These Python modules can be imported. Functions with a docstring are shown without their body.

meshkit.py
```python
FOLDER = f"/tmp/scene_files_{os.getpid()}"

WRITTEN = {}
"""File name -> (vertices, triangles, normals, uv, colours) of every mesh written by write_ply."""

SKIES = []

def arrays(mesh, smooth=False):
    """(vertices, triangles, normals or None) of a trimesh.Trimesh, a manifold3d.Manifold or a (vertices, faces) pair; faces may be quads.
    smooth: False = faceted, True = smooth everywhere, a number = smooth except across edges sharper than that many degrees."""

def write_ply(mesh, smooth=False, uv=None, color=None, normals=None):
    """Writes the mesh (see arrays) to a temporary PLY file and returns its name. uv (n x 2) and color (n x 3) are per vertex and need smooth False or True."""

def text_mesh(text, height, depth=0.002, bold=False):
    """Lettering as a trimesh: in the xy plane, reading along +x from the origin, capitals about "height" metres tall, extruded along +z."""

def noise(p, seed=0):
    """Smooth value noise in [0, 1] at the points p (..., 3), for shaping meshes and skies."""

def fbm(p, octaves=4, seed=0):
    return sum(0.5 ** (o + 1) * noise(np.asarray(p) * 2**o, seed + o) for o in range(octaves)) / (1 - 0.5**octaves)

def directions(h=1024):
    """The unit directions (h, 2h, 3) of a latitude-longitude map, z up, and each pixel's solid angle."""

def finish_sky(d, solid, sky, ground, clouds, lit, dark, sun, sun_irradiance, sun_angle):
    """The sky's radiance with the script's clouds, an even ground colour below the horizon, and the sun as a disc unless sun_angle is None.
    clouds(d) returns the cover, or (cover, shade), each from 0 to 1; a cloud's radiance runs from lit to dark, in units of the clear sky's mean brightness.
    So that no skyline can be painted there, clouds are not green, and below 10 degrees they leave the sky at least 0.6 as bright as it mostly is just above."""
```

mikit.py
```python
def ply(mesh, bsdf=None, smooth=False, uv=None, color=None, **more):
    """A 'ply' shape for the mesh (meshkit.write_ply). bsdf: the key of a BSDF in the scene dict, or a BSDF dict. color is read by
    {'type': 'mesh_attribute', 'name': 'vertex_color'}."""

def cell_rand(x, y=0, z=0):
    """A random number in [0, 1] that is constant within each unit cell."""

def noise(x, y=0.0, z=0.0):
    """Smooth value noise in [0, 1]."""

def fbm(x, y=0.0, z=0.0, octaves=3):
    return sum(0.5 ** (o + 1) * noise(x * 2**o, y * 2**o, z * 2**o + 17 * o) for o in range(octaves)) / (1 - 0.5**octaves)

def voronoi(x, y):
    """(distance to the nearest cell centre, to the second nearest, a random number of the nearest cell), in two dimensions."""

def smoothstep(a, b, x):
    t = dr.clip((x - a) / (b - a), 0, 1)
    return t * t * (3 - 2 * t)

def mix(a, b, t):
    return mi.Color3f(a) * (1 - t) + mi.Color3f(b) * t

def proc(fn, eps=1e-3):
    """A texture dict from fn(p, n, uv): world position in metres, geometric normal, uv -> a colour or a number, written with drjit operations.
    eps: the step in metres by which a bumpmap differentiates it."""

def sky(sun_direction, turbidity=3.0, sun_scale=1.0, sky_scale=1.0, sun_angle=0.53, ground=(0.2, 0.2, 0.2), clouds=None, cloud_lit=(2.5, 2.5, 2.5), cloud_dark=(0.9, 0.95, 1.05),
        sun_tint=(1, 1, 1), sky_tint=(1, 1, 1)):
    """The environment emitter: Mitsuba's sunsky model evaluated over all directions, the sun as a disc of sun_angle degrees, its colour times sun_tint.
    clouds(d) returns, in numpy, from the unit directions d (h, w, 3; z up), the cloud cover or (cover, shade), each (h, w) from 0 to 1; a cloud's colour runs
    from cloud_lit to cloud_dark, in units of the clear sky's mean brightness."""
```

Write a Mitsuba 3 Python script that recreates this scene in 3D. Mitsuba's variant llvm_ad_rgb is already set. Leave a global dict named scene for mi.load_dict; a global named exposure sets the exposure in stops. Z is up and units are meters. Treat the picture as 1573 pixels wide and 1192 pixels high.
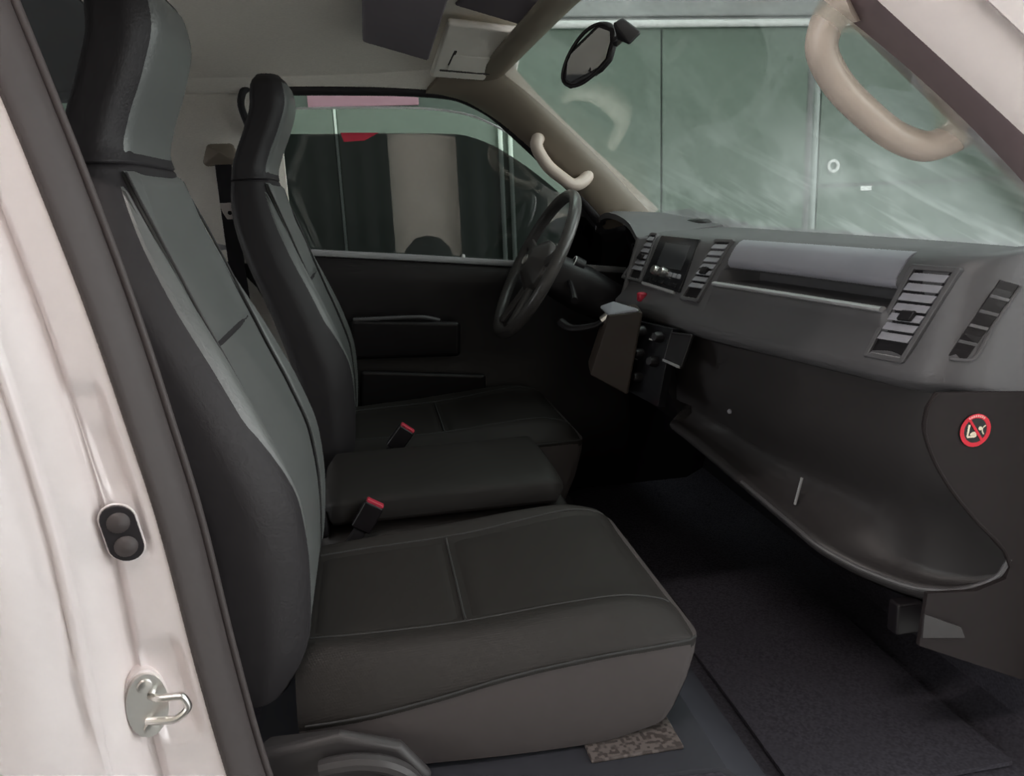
import math, random
import numpy as np, trimesh, manifold3d, drjit as dr
import mitsuba as mi
import mikit, meshkit
from mikit import proc, noise, fbm, smoothstep, mix
random.seed(3); np.random.seed(3)
scene, labels = {'type': 'scene'}, {}
V = lambda *a: np.array(a, float)
T = mi.ScalarTransform4f

# ------------------------------------------------------------------ camera, lamps, exposure
W, H, F = 1573, 1192, 1234.0
CAM = V(0, -1.75, 0.98)
YAW, PITCH, ROLL = map(math.radians, (9.5, 13.5, 2.5))
_f = V(math.sin(YAW) * math.cos(PITCH), math.cos(YAW) * math.cos(PITCH), -math.sin(PITCH))
_r = V(math.cos(YAW), -math.sin(YAW), 0)
_u = np.cross(_r, _f)
_r, _u = _r * math.cos(ROLL) - _u * math.sin(ROLL), _u * math.cos(ROLL) + _r * math.sin(ROLL)
scene['camera'] = {'type': 'perspective', 'fov': 2 * math.degrees(math.atan(W / 2 / F)), 'fov_axis': 'x', 'near_clip': 0.02,
                   'to_world': T().look_at(origin=CAM.tolist(), target=(CAM + _f).tolist(), up=_u.tolist())}
exposure = 2.1
# overcast daylight enters through the open garage gate ahead of the van
scene['sky'] = mikit.sky((.5, -.6, .6), turbidity=6, sun_scale=0.0, sky_scale=5.2, ground=(.3, .3, .3), clouds=lambda d: np.full(d.shape[:2], .97), cloud_lit=(2.0, 2.05, 2.05), cloud_dark=(1.6, 1.65, 1.7))
LAMPS = [  # garage tube lamps: centre, length axis, length, radiance
    ('tube_lamp', (-0.3, -1.7, 2.7), 'x', 1.3, (25, 22.4, 21.4), 'white tube lamp on the garage ceiling beside the open passenger door'),
    ('tube_lamp_001', (0.9, 1.6, 2.72), 'x', 1.3, (5, 6, 5.6), 'white tube lamp on the ceiling beside the green wall'),
]
ADDED_PANEL = (.75, .84, .82)  # radiance of the ceiling panel added to light the dashboard


def at(x, y, axis, v):
    """Where the sight line through a picture point meets the real plane x, y or z = v (metres)."""
    d = _f + _r * (x - W / 2) / F - _u * (y - H / 2) / F
    i = 'XYZ'.index(axis)
    return CAM + d * (v - CAM[i]) / d[i]


Y = lambda x, y, v: at(x, y, 'Y', v)

# ------------------------------------------------------------------ mesh helpers
def tm(v, f): return trimesh.Trimesh(np.asarray(v, float), np.asarray(f, int), process=False)


def tri(q):
    q = np.asarray(q, int)
    return np.vstack([q[:, [0, 1, 2]], q[:, [0, 2, 3]]])


def cat(ms): return trimesh.util.concatenate([as_tm(m) for m in ms])


def as_tm(m):
    if hasattr(m, 'to_mesh'):
        k = m.to_mesh(); return tm(k.vert_properties[:, :3], k.tri_verts)
    return m


def outward(m):
    if m.volume < 0: m.invert()
    return m


def loft(rings, caps=True, closed=False):
    """Closed rings (k x n x 3) joined one to the next."""
    R = np.asarray(rings, float); k, n = R.shape[:2]
    i, j = np.meshgrid(np.arange(k if closed else k - 1), np.arange(n), indexing='ij')
    i2, j2 = (i + 1) % k, (j + 1) % n
    f = tri(np.stack([i * n + j, i * n + j2, i2 * n + j2, i2 * n + j], -1).reshape(-1, 4)); v = R.reshape(-1, 3)
    if caps and not closed:
        v = np.vstack([v, R[0].mean(0), R[-1].mean(0)]); a = np.arange(n); b = (a + 1) % n
        f = np.vstack([f, np.stack([b, a, np.full(n, k * n)], 1), np.stack([(k - 1) * n + a, (k - 1) * n + b, np.full(n, k * n + 1)], 1)])
    return outward(tm(v, f))


def slab(grid, th, normal=None):
    """A sheet (nu x nv x 3) given a thickness th behind it."""
    G = np.asarray(grid, float); nu, nv = G.shape[:2]
    if normal is None:
        du, dv = np.gradient(G, axis=0), np.gradient(G, axis=1); N = np.cross(du, dv); N /= np.maximum(np.linalg.norm(N, axis=-1, keepdims=True), 1e-12)
    else: N = np.broadcast_to(np.asarray(normal, float) / np.linalg.norm(normal), G.shape)
    B = G - N * th; n = nu * nv; idx = np.arange(n).reshape(nu, nv)
    q = np.stack([idx[:-1, :-1], idx[1:, :-1], idx[1:, 1:], idx[:-1, 1:]], -1).reshape(-1, 4)
    e = np.concatenate([idx[:, 0], idx[-1, 1:], idx[-2::-1, -1], idx[0, -2:0:-1]])
    e2 = np.roll(e, -1)
    return outward(tm(np.vstack([G.reshape(-1, 3), B.reshape(-1, 3)]), np.vstack([tri(q), tri(q[:, ::-1] + n), tri(np.stack([e2, e, e + n, e2 + n], 1))])))


def spline(pts, n=40, closed=False):
    from scipy.interpolate import CubicSpline, PchipInterpolator
    p = np.asarray(pts, float)
    if closed: p = np.vstack([p, p[:1]])
    d = np.r_[0, np.cumsum(np.linalg.norm(np.diff(p, axis=0), axis=1))]
    t = np.linspace(0, d[-1], n, endpoint=not closed)
    return CubicSpline(d, p, bc_type='periodic')(t) if closed else (PchipInterpolator(d, p)(t) if len(p) > 2 else p[0] + (p[1] - p[0]) * (t / d[-1])[:, None])


def frames(p, up=None, closed=False):
    t = (np.roll(p, -1, 0) - np.roll(p, 1, 0)) if closed else np.gradient(p, axis=0)
    t /= np.linalg.norm(t, axis=1, keepdims=True)
    a = np.asarray(up if up is not None else ([0, 0, 1] if abs(t[0][2]) < .9 else [1, 0, 0]), float); out = []
    for k in range(len(p)):
        a = (np.asarray(up, float) if up is not None else a)
        n = a - t[k] * (a @ t[k]); n /= np.linalg.norm(n); out.append((n, np.cross(t[k], n))); a = n
    return out


def tube(path, r, n=12, closed=False, sec=None, up=None, caps=True):
    """A round rod (or, with sec, any 2-D section) along a path; r a number or one per point."""
    p = np.asarray(path, float); r = np.broadcast_to(r, len(p))
    if sec is None:
        a = np.linspace(0, 2 * np.pi, n, endpoint=False); sec = np.stack([np.cos(a), np.sin(a)], 1)
    sec = np.asarray(sec, float)
    return loft([p[k] + r[k] * (sec[:, :1] * fn + sec[:, 1:] * fb) for k, (fn, fb) in enumerate(frames(p, up, closed))], caps, closed)


def ball_hull(pts, r, seg=10):
    return as_tm(manifold3d.Manifold.batch_hull([manifold3d.Manifold.sphere(rr, seg).translate(list(map(float, p))) for p, rr in zip(pts, np.broadcast_to(r, len(pts)))]))


def rbox(c, s, r=.004, R=None, seg=8):
    """A box of full size s about c with rounded edges."""
    h = np.maximum(np.asarray(s, float) / 2 - r, 1e-4)
    P = np.array([[a, b, d] for a in (-1, 1) for b in (-1, 1) for d in (-1, 1)]) * h
    if R is not None: P = P @ np.asarray(R).T
    return ball_hull(P + np.asarray(c, float), r, seg)


def qpt(q, u, v):
    a, b, c, d = q  # TL TR BR BL; u to the right, v down
    return (a * (1 - u) + b * u) * (1 - v) + (d * (1 - u) + c * u) * v


def qnorm(q):
    n = np.cross(q[3] - q[0], q[1] - q[0]); n /= np.linalg.norm(n)
    return n if n @ (CAM * V(0, 1, 1) + V(-.6, 0, 0) - q[0]) > 0 else -n


def qbox(q, u0, u1, v0, v1, out, back, r=0.0015, tilt=0.0):
    """A bevelled block over part of a quadrilateral, from -back to +out along its normal; tilt lifts its lower edge."""
    n = qnorm(q); c = [qpt(q, u, v) for u, v in ((u0, v0), (u1, v0), (u1, v1), (u0, v1))]
    P = [p + n * (out + (tilt if k > 1 else 0) - r) for k, p in enumerate(c)] + [p - n * (back - r) + n * (tilt if k > 1 else 0) for k, p in enumerate(c)]
    m = np.mean(P, 0)
    return ball_hull([p + (m - p) / np.linalg.norm(m - p) * r for p in P], r, 6)


def qframe(q, wu, wv, out, back, r=.002):
    return cat([qbox(q, -wu, 0, -wv, 1 + wv, out, back, r), qbox(q, 1, 1 + wu, -wv, 1 + wv, out, back, r), qbox(q, -wu, 1 + wu, -wv, 0, out, back, r), qbox(q, -wu, 1 + wu, 1, 1 + wv, out, back, r)])


def lathe(profile, origin, axis, n=32):
    """(radius, height) pairs turned about an axis."""
    a = np.asarray(axis, float) / np.linalg.norm(axis); e = V(0, 0, 1) if abs(a[2]) < .9 else V(1, 0, 0)
    x = np.cross(e, a); x /= np.linalg.norm(x); y = np.cross(a, x); t = np.linspace(0, 2 * np.pi, n, endpoint=False)
    return loft([np.asarray(origin) + a * h + max(r, 1e-5) * (np.cos(t)[:, None] * x + np.sin(t)[:, None] * y) for r, h in profile])


def plate(outline, direction, th, holes=()):
    """A flat outline (3-D points in one plane) extruded by th along direction."""
    P = np.asarray(outline, float); d = np.asarray(direction, float) / np.linalg.norm(direction)
    o = P[0]; x = P[1] - P[0]; x -= d * (x @ d); x /= np.linalg.norm(x); y = np.cross(d, x)
    from shapely.geometry import Polygon
    flat = lambda Q: np.stack([(np.asarray(Q) - o) @ x, (np.asarray(Q) - o) @ y], 1)
    m = trimesh.creation.extrude_polygon(Polygon(flat(P), [flat(h) for h in holes]).buffer(0), th, engine='earcut' if False else None)
    v = m.vertices; m.vertices = o + v[:, :1] * x + v[:, 1:2] * y + v[:, 2:] * d + d * ((P - o) @ d).mean()
    return outward(m)


def ip(x, xs, ys): return np.interp(x, xs, ys)


def sm(x, xs, ys):
    from scipy.interpolate import PchipInterpolator
    return PchipInterpolator(xs, ys)(np.clip(x, xs[0], xs[-1]))


# ------------------------------------------------------------------ scene helpers
def numbered(k):
    if k not in scene and k not in labels: return k
    i = 1
    while f'{k}_{i:03d}' in scene or f'{k}_{i:03d}' in labels: i += 1
    return f'{k}_{i:03d}'


def thing(name, label, category, group=None):
    k = numbered(name); labels[k] = {'label': label, 'category': category}
    if group: labels[k]['group'] = group
    return k


def part(parent, name, mesh, mat, smooth=35, label=None, kind=None):
    k = numbered(f'{parent}__{name}'); scene[k] = mikit.ply(as_tm(mesh), mat, smooth=smooth)
    if label: labels.setdefault(k, {})['label'] = label
    if kind: labels.setdefault(k, {})['kind'] = kind
    return k


def solo(name, mesh, mat, label, category, group=None, smooth=35, **more):
    k = thing(name, label, category, group); scene[k] = mikit.ply(as_tm(mesh), mat, smooth=smooth, **more); return k


def struct(name, mesh, mat, label, smooth=35, **more):
    scene[name] = mikit.ply(as_tm(mesh), mat, smooth=smooth, **more); labels[name] = {'label': label, 'kind': 'structure', 'category': 'van body' if 'garage' not in label else 'building'}
    return name


def rgb(*c): return {'type': 'rgb', 'value': list(map(float, c))}


def mat(key, color, rough=.5, spec=.5, bump=None, bscale=1.0, **more):
    b = {'type': 'principled', 'base_color': color if isinstance(color, dict) else rgb(*color), 'roughness': rough if isinstance(rough, dict) else float(rough), 'specular': float(spec), **more}
    if bump is not None: b = {'type': 'bumpmap', 'arbitrary': bump, 'scale': float(bscale), 'bsdf': b}
    scene[key] = {'type': 'twosided', 'bsdf': b}


# ------------------------------------------------------------------ materials
grain = proc(lambda p, n, uv: noise(p.x * 420, p.y * 420, p.z * 420), 4e-4)
def _perf(p, n, uv):  # small punched holes of the perforated leather
    a, b = p.x * 230 + p.z * 160, p.y * 230 + p.z * 160
    return smoothstep(.12, .42, dr.square(a - dr.floor(a) - .5) + dr.square(b - dr.floor(b) - .5))
mat('leather', (.024, .022, .024), .55, .25, grain, .0005)
mat('leather_punched', (.0215, .019, .018), .52, .3, proc(_perf, 4e-4), .0006)
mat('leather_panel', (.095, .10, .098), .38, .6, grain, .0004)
mat('seat_skirt', (.06, .052, .052), .7, .3, grain, .0004)
mat('seam', (.035, .035, .035), .6, .3)
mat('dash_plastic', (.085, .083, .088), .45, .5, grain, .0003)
mat('dash_roll', (.26, .26, .295), .42, .5, grain, .0003)
mat('dash_edge', (.30, .30, .31), .35, .5)
mat('black_plastic', (.008, .0065, .008), .42, .4)
mat('gloss_black', (.01, .01, .012), .12, .6)
mat('slat_plastic', (.26, .26, .29), .4, .5)
mat('console_brown', (.03, .022, .018), .6, .25)
mat('grip_plastic', (.50, .42, .365), .3, .5)
mat('side_plastic', (.020, .016, .0165), .65, .15)
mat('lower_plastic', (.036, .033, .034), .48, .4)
mat('beige_plastic', (.185, .155, .122), .42, .5)
mat('headliner', proc(lambda p, n, uv: mix((.66, .63, .575), (.72, .69, .63), noise(p.x * 300, p.y * 300, p.z * 300))), .95, .1)
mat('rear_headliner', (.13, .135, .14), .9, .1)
mat('visor_vinyl', (.86, .82, .75), .6, .3)
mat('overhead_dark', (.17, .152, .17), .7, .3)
mat('white_paint', (.62, .565, .555), .22, .5, clearcoat=.6, clearcoat_gloss=.9)
mat('rubber', (.048, .04, .04), .55, .4)
mat('pillar_rubber', (.15, .11, .118), .5, .4)
mat('rubber_black', (.012, .01, .012), .55, .4)
mat('wheel_leather', (.06, .056, .055), .26, .5, grain, .0004)
mat('carpet', proc(lambda p, n, uv: mix((.028, .026, .032), (.048, .046, .056), noise(p.x * 260, p.y * 260, p.z * 260))), .95, .1)
mat('platform_vinyl', (.03, .031, .038), .6, .3)
mat('mat_fabric', proc(lambda p, n, uv: mix((.05, .042, .04), (.11, .095, .09), smoothstep(.3, .7, noise(p.x * 200, p.y * 200, 0)))), .9, .1)
mat('red_plastic', (.5, .03, .06), .4, .5)
mat('steel', (.75, .73, .7), .25, .5, metallic=1.0)
mat('silver_print', (.7, .7, .7), .4, .5)
mat('webbing', (.015, .014, .016), .8, .2)
mat('sticker_red', (.62, .015, .035), .5, .3)
mat('sticker_black', (.012, .012, .012), .5, .3)
mat('sticker_cream', (.75, .68, .52), .5, .3)
mat('sticker_pink', (.85, .38, .36), .5, .3)
mat('screen', (.04, .042, .046), .15, .6)
mat('mirror_glass', (.8, .8, .8), .03, .5, metallic=1.0)
def _wall(p, n, uv):
    s = fbm(p.x * 1.3 + 5, p.z * 1.6, 3, 3); t = fbm(p.x * 9, p.z * 7, 1, 3)
    return mix((.088, .132, .10), (.128, .174, .142), s * .7 + t * .3)
mat('green_wall', proc(_wall), .5, .4)
mat('green_wall_dark', (.12, .15, .132), .5, .4)
mat('grey_wall', (.33, .34, .34), .7, .3)
mat('beige_wall', proc(lambda p, n, uv: mix((.72, .67, .58), (.82, .77, .68), fbm(p.x * 4, p.z * 4, p.y * 4, 3))), .8, .2)
mat('dark_wall', (.03, .03, .03), .8, .2)
mat('concrete', proc(lambda p, n, uv: mix((.24, .24, .232), (.34, .335, .325), fbm(p.x * 3, p.y * 3, 1, 3))), .7, .3)
mat('white_pipe', (.75, .77, .76), .4, .5)
mat('post_grey', (.32, .36, .345), .5, .4)
mat('pipe_green', (.5, .62, .53), .4, .4)
mat('ceiling_paint', (.5, .5, .49), .9, .2)
mat('strip_pink', (.48, .30, .34), .8, .2)
mat('headrest_strap', (.02, .02, .022), .6, .3)
scene['tinted_glass'] = {'type': 'thindielectric', 'int_ior': 1.75, 'specular_transmittance': rgb(.075, .075, .08)}
scene['clear_glass'] = {'type': 'thindielectric', 'int_ior': 1.5}
scene['smoke_glass'] = {'type': 'thindielectric', 'int_ior': 1.5, 'specular_transmittance': rgb(.62, .62, .64)}
def _dust_haze(p, n, uv):  # wiped dust on the windscreen, with bright haze painted in low and passenger-side
    s = fbm(p.y * 5 + p.x * 3, p.z * 11 + p.y * 4, 2, 4); w = fbm(p.y * 16 - p.z * 26, p.z * 22 + p.x * 9, 7, 3)
    low = 1 - smoothstep(.86, 1.14, p.z)
    side = 1 - smoothstep(-.6, .45, p.y)
    return dr.clip(.01 + .10 * smoothstep(.38, .72, s) * (.35 + low) + .16 * smoothstep(.5, .78, w) * low * (.3 + .7 * side) + .26 * low * side * (.5 + s), 0, .6)
scene['windscreen_glass'] = {'type': 'blendbsdf', 'weight': proc(_dust_haze), 'a': {'type': 'thindielectric', 'int_ior': 1.5, 'specular_transmittance': rgb(.86, .9, .87)},
                             'b': {'type': 'principledthin', 'base_color': rgb(.8, .85, .83), 'roughness': .8, 'diff_trans': 1.2}}
for k, c in enumerate(LAMPS): pass

# ------------------------------------------------------------------ the garage around the van
FL = -0.75   # garage floor below the van floor
WY = 2.15    # green wall on the driver's side
def bx(lo, hi): return trimesh.creation.box(bounds=[lo, hi])
struct('floor', bx((-4.5, -3.4, FL - .1), (3.7, WY + .1, FL)), 'concrete', 'grey concrete garage floor under the van', smooth=False)
struct('ceiling', bx((-4.5, -3.4, 2.85), (3.7, WY + .1, 2.95)), 'ceiling_paint', 'pale garage ceiling carrying the tube lamps', smooth=False)
struct('wall_left', bx((-4.5, WY, FL), (3.7, WY + .1, 2.85)), 'grey_wall', 'grey garage wall behind the green panels, seen past the driver side', smooth=False)
struct('wall_front', cat([bx((3.6, -3.4, 2.5), (3.7, WY, 2.85)), bx((3.6, .9, FL), (3.7, WY, 2.5))]), 'grey_wall', 'grey garage wall round the open gate ahead of the van', smooth=False)
struct('wall_back', bx((-4.6, -3.4, 2.5), (-4.5, WY, 2.85)), 'grey_wall', 'grey lintel over the open gate added behind the van for daylight', smooth=False)  # rear gate left open so added daylight reaches the headliner
struct('wall_right', cat([bx((-3.4, -3.4, FL), (2.5, -3.3, 2.6)), bx((-4.5, -3.4, 2.6), (3.7, -3.3, 2.85))]), 'beige_wall', 'beige garage wall on the passenger side between two open gateways added for daylight', smooth=False)  # gateways either side of this wall added to let in side daylight
zc = Y(1120, 43, WY)[2]
xa, xb, xc = Y(1013, 200, WY)[0], Y(1237, 200, WY)[0], Y(1252, 200, WY)[0]
zr = Y(1400, 280, WY)[2]
def panel(x0, x1, z0, z1, m, y0=WY, th=.03, r=.006):
    k = part('wall_left', 'panel', rbox(((x0 + x1) / 2, y0 - th / 2 + .002, (z0 + z1) / 2), (x1 - x0, th + .004, z1 - z0), r), m, smooth=30)
xs = [Y(515, 185, WY)[0]]
panel(-4.3, xs[0] - .006, FL, zc, 'green_wall'); panel(xs[0] + .006, xa - .003, FL, zc, 'green_wall')
panel(xa + .003, xb - .01, FL, zc, 'green_wall'); panel(xc + .01, 3.58, zr + .006, zc, 'green_wall'); panel(xc + .01, 3.58, FL, zr - .006, 'green_wall')
part('wall_left', 'cover_strip', rbox((xs[0], WY - .031, (FL + zc) / 2), (.012, .008, zc - FL), .002), 'pipe_green')
for i in range(9): panel(-4.3, 3.58, zc + .05 + i * .15, zc + .05 + i * .15 + .138, 'grey_wall', th=.02, r=.008)
pipe = lambda name, a, b, r, m, lab, c, g=None: solo(name, tube(np.array([a, b]), r, 14), m, lab, c, g)
pipe('conduit', V(xa - 1.0, WY - .055, zc + .012), V(3.58, WY - .055, zc + .012), .017, 'white_pipe', 'long white horizontal conduit running along the top of the green wall', 'pipe')
pipe('wall_post', V((xb + xc) / 2, WY - .05, FL), V((xb + xc) / 2, WY - .05, zc), .016, 'post_grey', 'thin grey-green upright post between two green wall panels seen through the windscreen', 'post')
for px, nm in ((766, 'left'), (781, 'right')):
    q = Y(px, 215, WY)
    pipe('wall_pipe', V(q[0], WY - .05, FL), V(q[0], WY - .05, 2.8), .011, 'pipe_green', f'{nm} of two thin upright pale pipes outside the driver window', 'pipe')
q = Y(1280, 255, WY - .04)
solo('wall_ring', tube(np.array([q + .026 * V(math.cos(a), 0, math.sin(a)) for a in np.linspace(0, 2 * np.pi, 32, endpoint=False)]), .0085, 8, closed=True), 'white_pipe', 'small white ring fixed to the green wall beyond the windscreen', 'ring')
q = Y(1330, 289, WY - .034)
solo('wall_tag', rbox(q, (.062, .006, .024), .002), 'white_pipe', 'small white rectangular tag on the green wall below the white ring', 'tag')
q0, q1 = Y(470, 143, WY - .09), Y(645, 163, WY - .09)
solo('banner', rbox(V((q0[0] + q1[0]) / 2, WY - .035, (q0[2] + q1[2]) / 2 + .06), (q1[0] - q0[0], .012, abs(q0[2] - q1[2]) + .10), .004), 'strip_pink', 'flat banner hung on the garage wall above the driver window', 'banner')  # plain flat pink strip fixed to the wall
# unseen stand-ins added on the passenger side for the tinted driver glass to mirror
solo('standin_curtain', slab(np.array([[V(x, -3.22 + .03 * math.sin(x * 38), z) for z in (FL, 2.6)] for x in np.linspace(-1.12, .2, 80)]), .008), 'dark_wall', 'dark pleated curtain added behind the camera for its reflection', 'standin_curtain')
solo('standin_curtain', slab(np.array([[V(x, -3.22 + .03 * math.sin(x * 38), z) for z in (FL, 2.6)] for x in np.linspace(.72, 1.43, 50)]), .008), 'dark_wall', 'second dark pleated curtain added ahead of the pale strip for its reflection', 'standin_curtain')
solo('standin_drum', lathe([(0, 0), (.2, 0), (.21, .02), (.21, 1.0), (.2, 1.25), (.16, 1.38), (.09, 1.45), (0, 1.47)], (.42, -2.75, FL), (0, 0, 1), 40), 'dark_wall', 'dark round-topped drum added outside for its reflection', 'standin_drum')
sl = thing('added_roof_light', 'large added glowing panel in the garage ceiling above the nose of the van', 'added_skylight')  # glowing panel added to light the dashboard through the windscreen
part(sl, 'frame', cat([bx((1.16, -1.34, 2.82), (1.2, .64, 2.851)), bx((2.6, -1.34, 2.82), (2.64, .64, 2.851)), bx((1.2, -1.34, 2.82), (2.6, -1.3, 2.851)), bx((1.2, .6, 2.82), (2.6, .64, 2.851))]), 'white_pipe', smooth=False)
scene[sl + '__panel'] = mikit.ply(tm([V(1.2, -1.3, 2.84), V(1.2, .6, 2.84), V(2.6, .6, 2.84), V(2.6, -1.3, 2.84)], [[0, 1, 2], [0, 2, 3]]), smooth=False, emitter={'type': 'area', 'radiance': rgb(*ADDED_PANEL)})
for name, c, ax, L, rad, lab in LAMPS:
    k = thing(name, lab, 'lamp'); d = V(1, 0, 0) if ax == 'x' else V(0, 1, 0); c = V(*c)
    s = V(L, .09, .04) if ax == 'x' else V(.09, L, .04)
    part(k, 'housing', rbox(c + V(0, 0, .06), s, .006), 'white_pipe')
    scene[k + '__tube'] = mikit.ply(tube(np.array([c - d * L / 2, c + d * L / 2]), .022, 14), smooth=40, emitter={'type': 'area', 'radiance': rgb(*rad)})

# ------------------------------------------------------------------ van shell
# floor and seat platform
fg = [V(-2.6, 0, .12), V(.40, 0, .12), V(.46, 0, .115), V(.585, 0, .0), V(1.02, 0, .0), V(1.08, 0, .03), V(1.16, 0, .42), V(1.16, 0, .85), V(1.2, 0, .85), V(1.2, 0, .36), V(1.1, 0, -.04), V(-2.6, 0, -.04)]
struct('trim_1', plate([p + V(0, -.77, 0) for p in fg], (0, 1, 0), 1.54), 'carpet', 'dark carpeted van floor running up to the bulkhead under the dashboard', smooth=30)
struct('trim_2', loft([[V(-.25, y, .115), V(.40, y, .115), V(.46, y, .108), V(.575, y, .008), V(.588, y, .006), V(.47, y, .12), V(.41, y, .128), V(-.25, y, .128)] for y in (-.765, .3)]), 'platform_vinyl', 'grey-blue vinyl face of the seat platform below the passenger seat', smooth=30)
solo('floor_mat', slab(np.array([[V(x, y, .012 + .004 * math.sin(y * 9) * math.sin(x * 11)) for y in np.linspace(-.735, -.20, 16)] for x in np.linspace(.615, 1.0, 14)]), .008), 'carpet', 'dark fabric floor mat lying in the passenger footwell', 'floor mat')
q = Y(985, 1172, -.60)
solo('textured_pad', rbox((.345, -.655, .131), (.15, .13, .006), .0025), 'mat_fabric', 'small brown textured pad on the platform under the passenger cushion edge', 'pad')
# roof, headliner
def roofline(y): return 1.425 - .42 * abs(y / .72) ** 3.2 * .33
ry = np.linspace(-.73, .73, 41)
rx = [-.56, -.4, 0, .25, .36, .44]
dz = [0, 0, 0, -.002, -.010, -.024]
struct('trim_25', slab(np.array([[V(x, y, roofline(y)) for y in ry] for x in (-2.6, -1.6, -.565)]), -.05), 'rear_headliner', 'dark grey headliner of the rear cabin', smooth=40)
struct('trim_3', slab(np.array([[V(x, y, roofline(y) + d) for y in ry] for x, d in zip(rx, dz)]), -.05), 'headliner', 'beige-grey fabric headliner of the cab roof', smooth=40)
# windscreen header and glass
xt = lambda y: .455 - .06 * (y / .6) ** 2 + .11 * max(0, -y) ** 1.3
zt = lambda y: 1.37 - .058 * (abs(y) / .6) ** 2
xw = lambda y: .995 - .20 * y * y + .11 * max(0, -y) ** 1.3
zw = lambda y: .868 + .075 * y * y
wy = np.linspace(-.785, .735, 31)
struct('window_1', tm(*(lambda G: (G.reshape(-1, 3), tri(np.array([[i * 24 + j, (i + 1) * 24 + j, (i + 1) * 24 + j + 1, i * 24 + j + 1] for i in range(30) for j in range(23)]))))(
    np.array([[(lambda y: V(xt(y) + (xw(y) - xt(y)) * t + .02 * math.sin(math.pi * t), y, zt(y) + (zw(y) - .03 - zt(y)) * t + .012 * math.sin(math.pi * t)))(-.785 + q * (.785 + .600 + .130 * t)) for t in np.linspace(0, 1, 24)] for q in np.linspace(0, 1, 31)]))),
    'windscreen_glass', 'sloping dusty windscreen glass above the dashboard', smooth=True)
struct('trim_4', tube(np.array([V(xt(y) - .028, y, zt(y) - .004) for y in np.linspace(-.66, .62, 30)]), 1, sec=[(.016 * math.cos(a), .042 * math.sin(a)) for a in np.linspace(0, 6.283, 20, endpoint=False)], up=(0, 0, 1)), 'beige_plastic', 'beige header strip along the top edge of the windscreen', smooth=40)
struct('trim_5', tube(np.array([V(xt(y) + .004, y, zt(y) - .004) for y in np.linspace(-.66, .615, 30)]), .006, 8), 'rubber_black', 'thin black seal along the top of the windscreen', smooth=40)

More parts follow.
